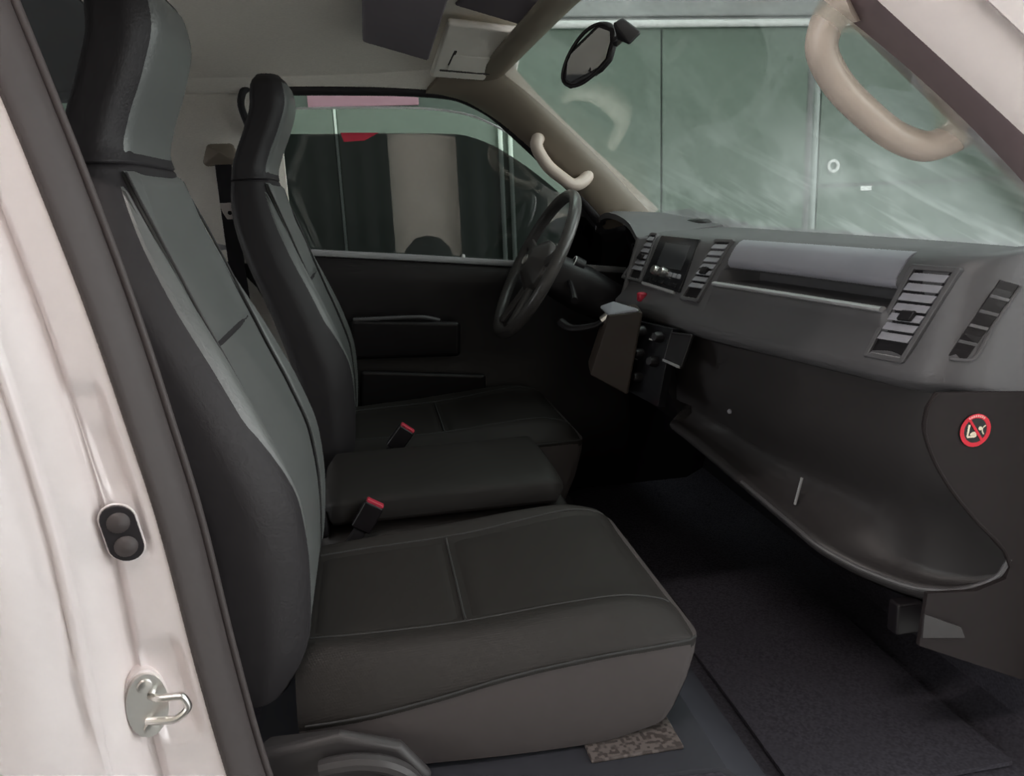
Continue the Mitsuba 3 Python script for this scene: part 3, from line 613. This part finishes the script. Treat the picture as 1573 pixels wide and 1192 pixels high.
part(ck, 'shroud', loft([[c + ax * d + side * (w * np.sign(math.cos(a)) * abs(math.cos(a)) ** .6) + up * (hh * np.sign(math.sin(a)) * abs(math.sin(a)) ** .6) for a in np.linspace(0, 6.2832, 32, endpoint=False)] for d, w, hh in ((.03, .055, .045), (.05, .07, .058), (.14, .078, .065), (.24, .07, .06), (.34, .06, .05))]), 'black_plastic')
s0 = c + ax * .09 - side * .07
part(ck, 'wiper_stalk', tube(spline([s0, s0 - side * .04 + up * -.01, s0 - side * .13 - up * .04], 16), np.linspace(.007, .0095, 16), 10), 'black_plastic')
part(ck, 'light_stalk', tube(spline([s0 + side * .14, s0 + side * .19 + up * .0, s0 + side * .25 - up * .02], 16), np.linspace(.007, .0095, 16), 10), 'black_plastic')
ig = Y(881, 402, .40)
part(ck, 'ignition_lock', lathe([(0, 0), (.017, 0), (.019, -.004), (.019, -.03), (0, -.03)], ig, nrm, 24), 'black_plastic'); part(ck, 'ignition_ring', tube(np.array([ig + .0165 * (math.cos(a) * side + math.sin(a) * up) for a in np.linspace(0, 6.283, 24, endpoint=False)]), .0016, 6, closed=True), 'silver_print')
# ------------------------------------------------------------------ dashboard
dash = thing('dashboard', 'dark grey dashboard running under the windscreen from side to side', 'dashboard')
xE = lambda y: float(sm(y, [-.690, -.689, -.686, -.678, -.665, -.645, -.61, -.57, -.30, -.05, .08, .28, .33, .74], [1.05, .99, .955, .925, .905, .890, .876, .867, .833, .797, .779, .745, .737, .72]))
xC = lambda y: xE(y) - float(sm(y, [-.69, -.66, -.6, -.05, .3], [.045, .05, .052, .095, .095]))
zC = lambda y: float(sm(y, [-.69, -.6, -.05, .3], [.66, .655, .655, .665]))
notch = lambda y: float(sm(y, [-.575, -.555, -.075, -.055], [0, 1, 1, 0]))
def upper(y):
    e, cx, cz, s = xE(y), xC(y), zC(y), notch(y); L = lambda z: cx + (e - .012 - cx) * (z - cz) / (.835 - cz)
    bl = lambda xn, z, zn=None: V(L(z) + (xn - L(z)) * s, y, z)
    return [V(xw(y) + .03, y, .873), V(e + .045, y, .868), V(e + .02, y, .864), V(e + .006, y, .858), V(e - .004, y, .848), V(e - .012, y, .835), bl(e - .021, .822), bl(e - .022, .810), bl(e - .016, .802), bl(e - .004, .799), bl(e + .05, .797),
            bl(e + .05, .772), bl(L(.772), .772), bl(L(.77) - .012, .769), bl(L(.762) - .016, .762), bl(L(.745) - .012, .745), bl(L(.72), .72), V(cx + .001, y, cz + .03), V(cx - .001, y, cz + .010), V(cx + .006, y, cz), V(cx + .03, y, cz - .012), V(xw(y) + .05, y, .60), V(xw(y) + .09, y, .70)]
ys = np.r_[-.690, -.6895, -.689, -.6875, -.686, -.682, -.678, -.672, np.linspace(-.665, -.58, 8), -.575, -.57, -.565, -.56, -.555, np.linspace(-.53, -.08, 20), -.075, -.07, -.065, -.06, -.055, np.linspace(-.04, .335, 12)]
part(dash, 'upper_pad', loft([upper(y) for y in ys]), 'dash_plastic', smooth=45)
lipx = lambda y: xC(y) + (xE(y) - .012 - xC(y)) * (.770 - zC(y)) / (.835 - zC(y)) - .0135
lipz = np.linspace(-.558, -.072, 20)
part(dash, 'shelf_lip', tube(np.array([V(lipx(y), y, .7705) for y in lipz]), 1, sec=[(.0052 * math.cos(a), .008 * math.sin(a)) for a in np.linspace(0, 6.283, 10, endpoint=False)], up=(0, 0, 1)), 'dash_edge', label='lip of the open shelf with caught light painted in')  # same plastic as the pad; paler grey paints the light it catches
part(dash, 'padded_roll', loft([[V(xE(y) + x_ , y, z_) for x_, z_ in ((.012, .8625), (.003, .8585), (-.0065, .849), (-.0145, .836), (-.022, .822), (-.0235, .812), (-.019, .804), (0, .80), (.02, .83))] for y in np.linspace(-.56, -.07, 24)]), 'dash_roll', smooth=60)
# lower half with the open tray
xg = lambda y: float(sm(y, [-.690, -.688, -.68, -.66, -.62, -.5, -.05, .12], [1.04, .96, .925, .90, .873, .842, .755, .735]))
_rp = [Y(1545, 868, -.688), Y(1535, 885, -.682), Y(1500, 902, -.668), Y(1450, 910, -.64), Y(1395, 903, -.60), Y(1330, 880, -.54), Y(1240, 829, -.45), Y(1165, 765, -.27), Y(1055, 672, .05)]
_ry = [-.690] + [p[1] for p in _rp] + [.14]
xr = lambda y: float(sm(y, _ry, [1.0] + [p[0] for p in _rp] + [_rp[-1][0] - .01]))
zr_ = lambda y: float(sm(y, _ry, [_rp[0][2] + .02] + [p[2] for p in _rp] + [_rp[-1][2] + .01]))
def lower(y):
    g, r, z = xg(y), xr(y), zr_(y); cx, cz = xC(y), zC(y); h = float(sm(y, [-.69, -.675, -.6, .0, .1], [.0, .3, 1, 1, .2])); di = .05 * h
    gi = max(g + .06 * h, r + .058)
    return [V(cx + .028, y, cz - .002), V(max(cx + .02, g - .015), y, .625), V(g - .008, y, .595), V(g - .002, y, .55), V(g + .006, y, .50), V(g + .03 * h, y, .455), V(gi, y, .41 if z < .36 else z + .05), V(gi + .01 * h, y, z + .025), V(r + .05 - .02 * (1 - h), y, z + .003), V(r + .016, y, z + .011), V(r + .004, y, z + .008), V(r - .001, y, z - .002), V(r + .004, y, z - .012), V(r + .03, y, z - .03), V(1.12, y, z - .02), V(1.12, y, .5), V(1.05, y, .64)]
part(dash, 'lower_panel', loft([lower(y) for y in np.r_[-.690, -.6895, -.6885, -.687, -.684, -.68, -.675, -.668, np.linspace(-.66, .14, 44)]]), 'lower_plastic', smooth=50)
part(dash, 'tray_rim', tube(np.array([V(xr(y) + .001, y, zr_(y) + .003) for y in np.r_[np.linspace(-.689, -.6, 26), np.linspace(-.59, -.2, 20)]]), .0045, 8), 'dash_plastic')
# end panel facing the open door
ep = [Y(1440, 604, -.692), Y(1425, 628, -.692), Y(1420, 655, -.692), Y(1428, 690, -.692), Y(1452, 738, -.692), Y(1500, 800, -.692), Y(1545, 850, -.692), Y(1552, 870, -.692), Y(1545, 890, -.692), Y(1500, 908, -.692), Y(1425, 912, -.692), Y(1412, 992, -.692), Y(1573, 1045, -.692), Y(1760, 1100, -.692), Y(1760, 598, -.692)]
part(dash, 'end_panel', plate(ep, (0, 1, 0), .008), 'side_plastic', smooth=False)
part(dash, 'end_panel_edge', tube(spline(ep[:8], 30), .0035, 8), 'side_plastic')
def on_dash(px, py):
    '''Where a sight line meets the front face of the dashboard.'''
    d = _f + _r * (px - W / 2) / F - _u * (py - H / 2) / F
    for t in np.arange(.75, 3.2, .0015):
        p = CAM + d * t
        if p[1] < -.689 or p[1] > .6: continue
        cx, cz = xC(p[1]), zC(p[1]); xs_ = cx + (xE(p[1]) - .012 - cx) * (p[2] - cz) / (.835 - cz)
        if p[2] > .835: xs_ = xE(p[1]) - .012 + (p[2] - .835) * .9
        if p[0] >= xs_: return p
    return Y(px, py, -.69)
sp_ = [V(1535, 430), V(1564, 438), V(1484, 552), V(1456, 546)]
cell = lambda u0, u1, v0, v1: [on_dash(*((sp_[0] * (1 - u) + sp_[1] * u) * (1 - v) + (sp_[3] * (1 - u) + sp_[2] * u) * v)) for u, v in ((u0, v0), (u1, v0), (u1, v1), (u0, v1))]
sv_ = part(dash, 'side_vent', cat([qbox(cell(0, 1, i / 10, (i + 1) / 10), 0, 1, 0, 1, .0025, .004, .0008) for i in range(10)]), 'black_plastic', label='black grille facing the door')
for i in range(1, 5): part(sv_, 'slat', qbox(cell(0, 1, i / 5 - .015, i / 5 + .015), 0, 1, 0, 1, .005, -.001, .0008), 'dash_plastic')
part(dash, 'side_vent_edge', tube(spline([on_dash(1566, 440) + V(0, -.003, 0), on_dash(1525, 498) + V(0, -.003, 0), on_dash(1487, 553) + V(0, -.003, 0), on_dash(1458, 550) + V(-.002, -.003, 0)], 20), .003, 8), 'dash_plastic')
# air vents
def vent(tl, tr, br, bl, n, group, frame=True, knob=True):
    q = [on_dash(*p[:2]) for p in (tl, tr, br, bl)]
    v = part(dash, 'air_vent', qbox(q, 0, 1, 0, 1, .004, .012), 'black_plastic')
    if frame: part(v, 'bezel', qframe(q, .10, .035, .010, .012), 'dash_plastic')
    for i in range(n): part(v, 'slat', qbox(q, .05, .95, .05 + .80 * i / n, .05 + .80 * i / n + .80 / n * .66, .0085, -.003, .001, tilt=.003), 'slat_plastic')
    if knob: part(v, 'knob', qbox(q, .36, .72, .47, .57, .019, 0, .003), 'black_plastic')
    part(v, 'sill', qbox(q, -.06, 1.04, .99, 1.03, .007, .004, .0015), 'dash_edge')
    return v, q
v, q = vent((1408, 413, -.535), (1470, 418, -.625), (1388, 552, -.625), (1338, 543, -.525), 7, 'a')
part(v, 'slider_mark', cat([qbox(q, .12, .18, .90, .97, .003, 0, .0005), qbox(q, .22, .80, .915, .96, .003, 0, .0005)]), 'silver_print')
vent((1003, 362, .325), (1011, 363, .285), (985, 432, .285), (962, 426, .32), 6, 'b', True, True)
vent((1103, 373, .045), (1126, 374, -.03), (1074, 462, -.03), (1052, 458, .045), 7, 'c')
# radio
rq = [on_dash(1019, 364), on_dash(1078, 370), on_dash(1046, 450), on_dash(990, 433)]
rk = thing('car_radio', 'black double-height radio with small screen in the middle of the dashboard', 'radio')
part(rk, 'body', qbox(rq, 0, 1, 0, 1, .008, -.001, .002), 'gloss_black'); part(rk, 'screen', qbox(rq, .2, .86, .14, .62, .0088, -.007, .0006), 'screen')
for u in (.30, .50): part(rk, 'knob', lathe([(0, .017), (.010, .017), (.012, .012), (.0125, 0), (0, 0)], qpt(rq, u, .74) + qnorm(rq) * .007, qnorm(rq), 20), 'steel')
for i in range(5): part(rk, 'button', qbox(rq, .1 + .17 * i, .22 + .17 * i, .89, .95, .011, -.006, .0012), 'gloss_black')
for i in range(3): part(rk, 'button', qbox(rq, .62 + .11 * i, .70 + .11 * i, .70, .78, .011, -.006, .0012), 'slat_plastic')
for a in (.12, .55): part(dash, 'radio_sill', qbox(rq, a - .12, a + .33, 1.02, 1.06, .008, .004, .0015), 'dash_edge')
h0 = on_dash(988, 456)
part(dash, 'hazard_button', rbox(h0 + V(-.004, -.002, 0), (.022, .026, .024), .005), 'red_plastic', label='red hazard button')
solo('dash_speaker', lathe([(0, .008), (.022, .009), (.038, .007), (.043, .002), (.043, -.01), (0, -.01)], at(1076, 341, 'Z', .884), (0, 0, 1), 32), 'black_plastic', 'small round black disc lying on top of the dashboard by the windscreen', 'sensor')
# binnacle over the instruments
hy = [.335, .36, .40, .46, .54, .61, .67, .71, .745]; hz = [.8585, .872, .893, .908, .918, .921, .914, .900, .872]
hood = np.array([[V(x, y, float(sm(y, hy, hz)) * (1 - k) + (zw(y) + .004) * k - .004 * (x < .715)) for x, k in zip((.705, .712, .73, .80, .88, .95, 1.02), (0, 0, .02, .25, .6, .9, 1))] for y in np.linspace(.335, .745, 40)])
part(dash, 'instrument_hood', slab(hood, .016, (0, 0, 1)), 'dash_plastic', smooth=45)
part(dash, 'hood_side', ball_hull([V(.71, .337, .85), V(.80, .337, .85), V(.78, .337, .66), V(.655, .337, .67)], .008), 'dash_plastic')
gk = part(dash, 'instrument_panel', slab(np.array([[V(.86 - .35 * (z - .72), y, z) for z in np.linspace(.60, float(sm(y, hy, hz)) - .022, 6)] for y in np.linspace(.34, .765, 14)]), .01), 'black_plastic')
for yy, rr in ((.44, .042), (.55, .042), (.63, .025)): part(dash, 'gauge_ring', tube(np.array([V(.80 - .35 * rr * math.sin(a), yy + rr * math.cos(a), .795 + rr * math.sin(a)) for a in np.linspace(0, 6.283, 28, endpoint=False)]), .002, 6, closed=True), 'dash_plastic')
part(dash, 'driver_lower_panel', loft([[V(.76, y, .66), V(.705, y, .64), V(.71, y, .50), V(.76, y, .38), V(.95, y, .36), V(.95, y, .70)] for y in (.14, .34, .765)]), 'black_plastic', smooth=30)
# shifter console, climate panel, cubby
sc_ = thing('gear_console', 'brown-black gear selector housing standing out below the radio', 'console')
cq = [Y(938, 488, .10), Y(984, 482, .05), Y(962, 602, .06), Y(910, 574, .11)]
part(sc_, 'housing', outward(ball_hull([p for p in cq] + [p + V(.03, .13, .0) for p in cq], .005, 10)), 'console_brown')
part(sc_, 'top_cover', ball_hull([Y(942, 466, .2), Y(978, 477, .06), Y(938, 484, .12), Y(925, 472, .22)], .005, 8), 'slat_plastic', label='top cover with light painted in as paler grey')  # paler colour paints the light falling on the housing top
part(sc_, 'shift_lever', tube(spline([Y(935, 485, .16), Y(915, 500, .18), Y(880, 505, .22), Y(862, 495, .26)], 20), np.linspace(.007, .012, 20), 10), 'black_plastic')
part(sc_, 'lever_collar', tube(np.array([Y(925, 492, .165), Y(938, 482, .155)]), .011, 10), 'steel')
cp = [Y(975, 492, .12), Y(1035, 505, -.01), Y(1012, 625, .0), Y(965, 600, .10)]
cl = part(dash, 'climate_panel', qbox(cp, 0, 1, 0, 1, .004, .02), 'gloss_black')
for u, vv in ((.28, .12), (.75, .14), (.30, .42), (.72, .46), (.34, .74)): part(cl, 'knob', lathe([(0, .022), (.009, .022), (.012, .016), (.014, 0), (0, 0)], qpt(cp, u, vv) + qnorm(cp) * .003, qnorm(cp), 20), 'black_plastic')
for u, vv in ((.52, .2), (.5, .3), (.2, .52), (.5, .56), (.5, .68)): part(cl, 'symbol', qbox(cp, u - .05, u + .05, vv - .008, vv + .008, .0046, 0, .0003), 'silver_print')
cb = [Y(1032, 512, -.01), Y(1062, 516, -.07), Y(1046, 563, -.07), Y(1021, 552, -.01)]
part(dash, 'cubby', qbox(cb, 0, 1, 0, 1, .002, .01), 'black_plastic'); part(dash, 'cubby_frame', qframe(cb, .05, .025, .003, .006), 'black_plastic'); part(dash, 'cubby_sill', qbox(cb, 0, 1, 1.0, 1.06, .007, 0, .001), 'dash_edge')
tq = Y(1228, 752, -.30)
part(dash, 'tray_clip', tube(np.array([Y(1221, 775, -.33), Y(1232, 734, -.33)]), .003, 8), 'dash_edge'); part(dash, 'screw', lathe([(0, .004), (.005, .003), (.006, 0), (0, 0)], Y(1121, 632, -.1), (-1, -.4, 0), 12), 'slat_plastic')
part(dash, 'kick_flap', plate([Y(1418, 942, -.694), Y(1474, 962, -.694), Y(1480, 978, -.694), Y(1415, 978, -.694)], (0, -1, 0), .004), 'lower_plastic', smooth=False)
part(dash, 'connector', rbox(Y(1390, 945, -.60), (.05, .03, .06), .005), 'black_plastic')
# warning sticker
so = Y(1498, 661, -.6935); st = thing('warning_sticker', 'round red and black prohibition sticker of a crossed-out child seat on the dashboard end', 'sticker')
rr = .0268
def flat(pts, th, z): return plate([so + V(a * rr, -z, b * rr) for a, b in pts], (0, -1, 0), th)
circ = lambda r, n=40, a0=0, a1=2 * np.pi, end=False: [(r * math.cos(a), r * math.sin(a)) for a in np.linspace(a0, a1, n, endpoint=end)]
part(st, 'disc', flat(circ(.95), .0004, 0), 'sticker_black', smooth=False)
part(st, 'red_ring', plate([so + V(a * rr, -.0004, b * rr) for a, b in circ(1)], (0, -1, 0), .0004, [[so + V(a * rr, -.0004, b * rr) for a, b in circ(.74)]]), 'sticker_red', smooth=False)
part(st, 'red_bar', flat([(-.52, .64), (-.38, .72), (.56, -.62), (.42, -.70)], .0004, .0010), 'sticker_red', smooth=False)
part(st, 'child_seat', cat([flat([(-.50, -.42), (.02, -.42), (.10, -.34), (.10, -.28), (-.44, -.30), (-.36, .38), (-.50, .38), (-.56, -.3)], .0004, .0006), flat([(-.36, -.2), (-.2, -.08), (.02, -.06), (.10, -.18), (.04, -.28), (-.30, -.28)], .0004, .0006)]), 'sticker_cream', smooth=False)
part(st, 'child_figure', cat([flat([(a + .30, b + .10) for a, b in circ(.12)], .0004, .0006), flat([(.36, .10), (.44, .02), (.52, .14), (.66, .22), (.64, .28), (.5, .22), (.46, .12)], .0004, .0006), flat([(.38, .06), (.46, .06), (.5, -.12), (.58, -.26), (.52, -.30), (.42, -.14)], .0004, .0006)]), 'sticker_cream', smooth=False)
part(st, 'arc_lettering', cat([flat(circ(.94, 4, a, a + .11, True) + circ(.80, 4, a + .11, a, True), .0003, .0010) for a in np.linspace(math.radians(52), math.radians(118), 8)]), 'sticker_pink', smooth=False)
# ------------------------------------------------------------------ grips, mirror, visors
def grip(label, pts, r, feet, matn='grip_plastic', n=44):
    k = thing('assist_grip', label, 'grip handle'); p = spline(pts, n)
    rad = r * (1 + .35 * np.abs(np.linspace(-1, 1, n)) ** 6)
    part(k, 'bar', tube(p, rad, 14), matn)
    for f, d in feet: part(k, 'foot', lathe([(0, .006), (r * 1.15, .005), (r * 1.5, 0), (r * 1.5, -.012), (0, -.012)], f, d, 18), matn)
    return k
grip('beige grip handle on the driver-side windscreen pillar', [Y(822, 202, .675), Y(829, 206, .655), Y(824, 222, .635), Y(838, 250, .63), Y(862, 272, .63), Y(882, 284, .635), Y(896, 278, .65), Y(903, 264, .675)], .0185, [(Y(822, 203, .685), (0, -1, 0)), (Y(904, 264, .69), (0, -1, 0))])
grip('large beige-pink grip handle on the passenger-side windscreen pillar', [Y(1310, 0, -.735), Y(1278, 22, -.715), Y(1262, 66, -.705), Y(1280, 118, -.70), Y(1328, 172, -.70), Y(1385, 214, -.70), Y(1425, 225, -.705), Y(1468, 208, -.715), Y(1500, 180, -.735)], .0205, [])
mk = thing('rear_view_mirror', 'black framed rear view mirror hanging near the top of the windscreen', 'mirror')
mq = [Y(920, 38, .04), Y(940, 48, -.06), Y(926, 92, -.06), Y(868, 130, .10)]
mp = [Y(922, 36, .0), Y(938, 42, -.03), Y(940, 60, -.03), Y(932, 90, -.02), Y(920, 106, .0), Y(872, 131, .06), Y(863, 126, .07), Y(866, 98, .07), Y(872, 82, .06)]
mc = np.mean(mp, 0); _, _, vh = np.linalg.svd(np.array(mp) - mc); nm = vh[2] * (1 if vh[2] @ (CAM - mc) > 0 else -1)
fl = [p - nm * ((p - mc) @ nm) for p in mp]
part(mk, 'housing', ball_hull([p - nm * .012 for p in fl] + [mc + (p - mc) * .6 - nm * .034 for p in fl], .006, 10), 'black_plastic')
part(mk, 'glass', plate([mc + (p - mc) * .88 - nm * .0045 for p in fl], nm, .0012), 'mirror_glass', smooth=False)
part(mk, 'rim_highlight' if 0 else 'rim', tube(spline([mc + (p - mc) * 1.0 - nm * .006 for p in fl], 50, closed=True), .004, 8, closed=True), 'black_plastic')
part(mk, 'tab', tube(np.array([Y(905, 106, .02), Y(918, 114, .02)]), .005, 8), 'black_plastic')
part(mk, 'stem', tube(spline([fl[2] - nm * .022 + (mc - fl[2]) * .15, (fl[2] - nm * .022 + Y(958, 52, -.13)) / 2, Y(958, 52, -.13)], 12), .009, 10), 'black_plastic')
part(mk, 'mount', ball_hull([Y(946, 38, -.15), Y(956, 32, -.15), Y(980, 50, -.16), Y(966, 64, -.16), Y(952, 58, -.14), Y(950, 40, -.10), Y(972, 52, -.11)], .005, 8), 'black_plastic', label='black mounting block against the glass')
vk = thing('sun_visor', 'pale beige sun visor folded up against the roof above the driver window', 'sun visor')
vq = [Y(690, 28, .30), Y(808, 42, .34), Y(742, 116, .60), Y(662, 110, .60)]
part(vk, 'pad', qbox(vq, 0, 1, 0, 1, .016, .004, .008), 'visor_vinyl')
part(vk, 'pocket', qbox(vq, .22, .80, .50, .80, .019, 0, .002), 'visor_vinyl'); part(vk, 'pocket_slit', qbox(vq, .20, .24, .42, .72, .0175, 0, .0008), 'rubber')
part(vk, 'pivot_clip', qbox(vq, .86, .98, .18, .26, .020, 0, .003), 'rubber'); part(vk, 'ticket_strap', qbox(vq, .1, 1.0, .82, .84, .018, 0, .0008), 'rubber')
vq2 = [Y(735, -25, .12), Y(845, 0, .10), Y(820, 38, .26), Y(700, 2, .26)]
v2 = thing('sun_visor', 'dark sun visor at the top of the picture beside the windscreen header', 'sun visor')  # pad has one even dark colour
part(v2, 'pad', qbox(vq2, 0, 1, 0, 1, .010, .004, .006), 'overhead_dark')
solo('overhead_shade', qbox([Y(560, -20, .05), Y(690, -20, .05), Y(656, 88, .42), Y(560, 60, .42)], 0, 1, 0, 1, .010, .02, .008), 'overhead_dark', 'dark purple-grey sheet painting a shadow on the headliner beside the pale sun visor', 'overhead shade')  # dark sheet in place of a shadow on the headliner
# ------------------------------------------------------------------ passenger door pillar fittings
def on_jamb(px, py):  # meets the pillar skin
    best = None
    for yv in np.linspace(-.80, -.95, 151):
        p = Y(px, py, yv); J = np.array(jamb(p[2])); xs_ = np.interp(-yv, -J[:, 1], J[:, 0])
        if best is None or abs(xs_ - p[0]) < best[0]: best = (abs(xs_ - p[0]), p)
    return best[1]
def jn(p):
    J = np.array(jamb(p[2])); i = np.clip(np.searchsorted(-J[:, 1], -p[1]), 1, len(J) - 1); d = J[i] - J[i - 1]; n = V(-d[1], d[0], 0); n /= np.linalg.norm(n); n = n if n[1] < 0 else -n; return n
hp = on_jamb(188, 815) + V(.001, -.005, 0)
hn = V(.25, -.95, 0); hn /= np.linalg.norm(hn); hx = np.cross(V(0, 0, 1), hn) * -1; hu = V(-.14, 0, 1); hu /= np.linalg.norm(hu)
pk = thing('pillar_grommet', 'oval black opening with a rubber grommet on the white door pillar', 'grommet')
oval = [(.0185 * math.cos(a), .0185 * math.sin(a) + (.016 if math.sin(a) >= 0 else -.016)) for a in np.linspace(0, 6.2832, 40, endpoint=False)]
part(pk, 'plug', plate([hp + hx * a + hu * b for a, b in oval], hn, .006), 'rubber_black', smooth=False)
part(pk, 'rim', tube(np.array([hp + hx * a * 1.03 + hu * b * 1.02 + hn * .001 for a, b in oval]), .0016, 8, closed=True), 'white_paint')
for b in (.014, -.016): part(pk, 'button', lathe([(0, .007), (.006, .006), (.011, .003), (.013, 0), (0, -.002)], hp + hu * b + hn * .006, hn, 20), 'rubber')
sp = on_jamb(222, 1075); sn = V(.45, -.89, 0); sn /= np.linalg.norm(sn); sx = V(.89, .45, 0); sp = sp + sn * .010; su = V(0, 0, 1)
sk_ = thing('door_striker', 'steel door striker loop bolted to the white door pillar near the bottom', 'striker')
part(sk_, 'base', plate([sp - sn * .02 + sx * a * 1.12 + su * b * 1.08 for a, b in [(x * .024, z * .042) for x, z in circ(1, 32)]], sn, .02), 'white_paint', smooth=30)
part(sk_, 'plate', plate([sp + sx * a + su * b for a, b in [(x * .024 + (.0), z * .042) for x, z in circ(1, 32)]], sn, .006), 'steel', smooth=30)
part(sk_, 'loop', tube(spline([sp + su * .010 + sx * .004, sp + su * .012 + sn * .02 + sx * .014, sp + su * .011 + sn * .03 + sx * .034, sp + su * -.004 + sn * .032 + sx * .04, sp - su * .018 + sn * .026 + sx * .022, sp - su * .018 + sn * .008 + sx * -.004], 40), .0046, 10), 'steel')
for b in (.027, -.03): part(sk_, 'bolt', lathe([(0, .004), (.004, .004), (.008, .0035), (.009, 0), (0, 0)], sp + su * b + sn * .006, sn, 16), 'steel')
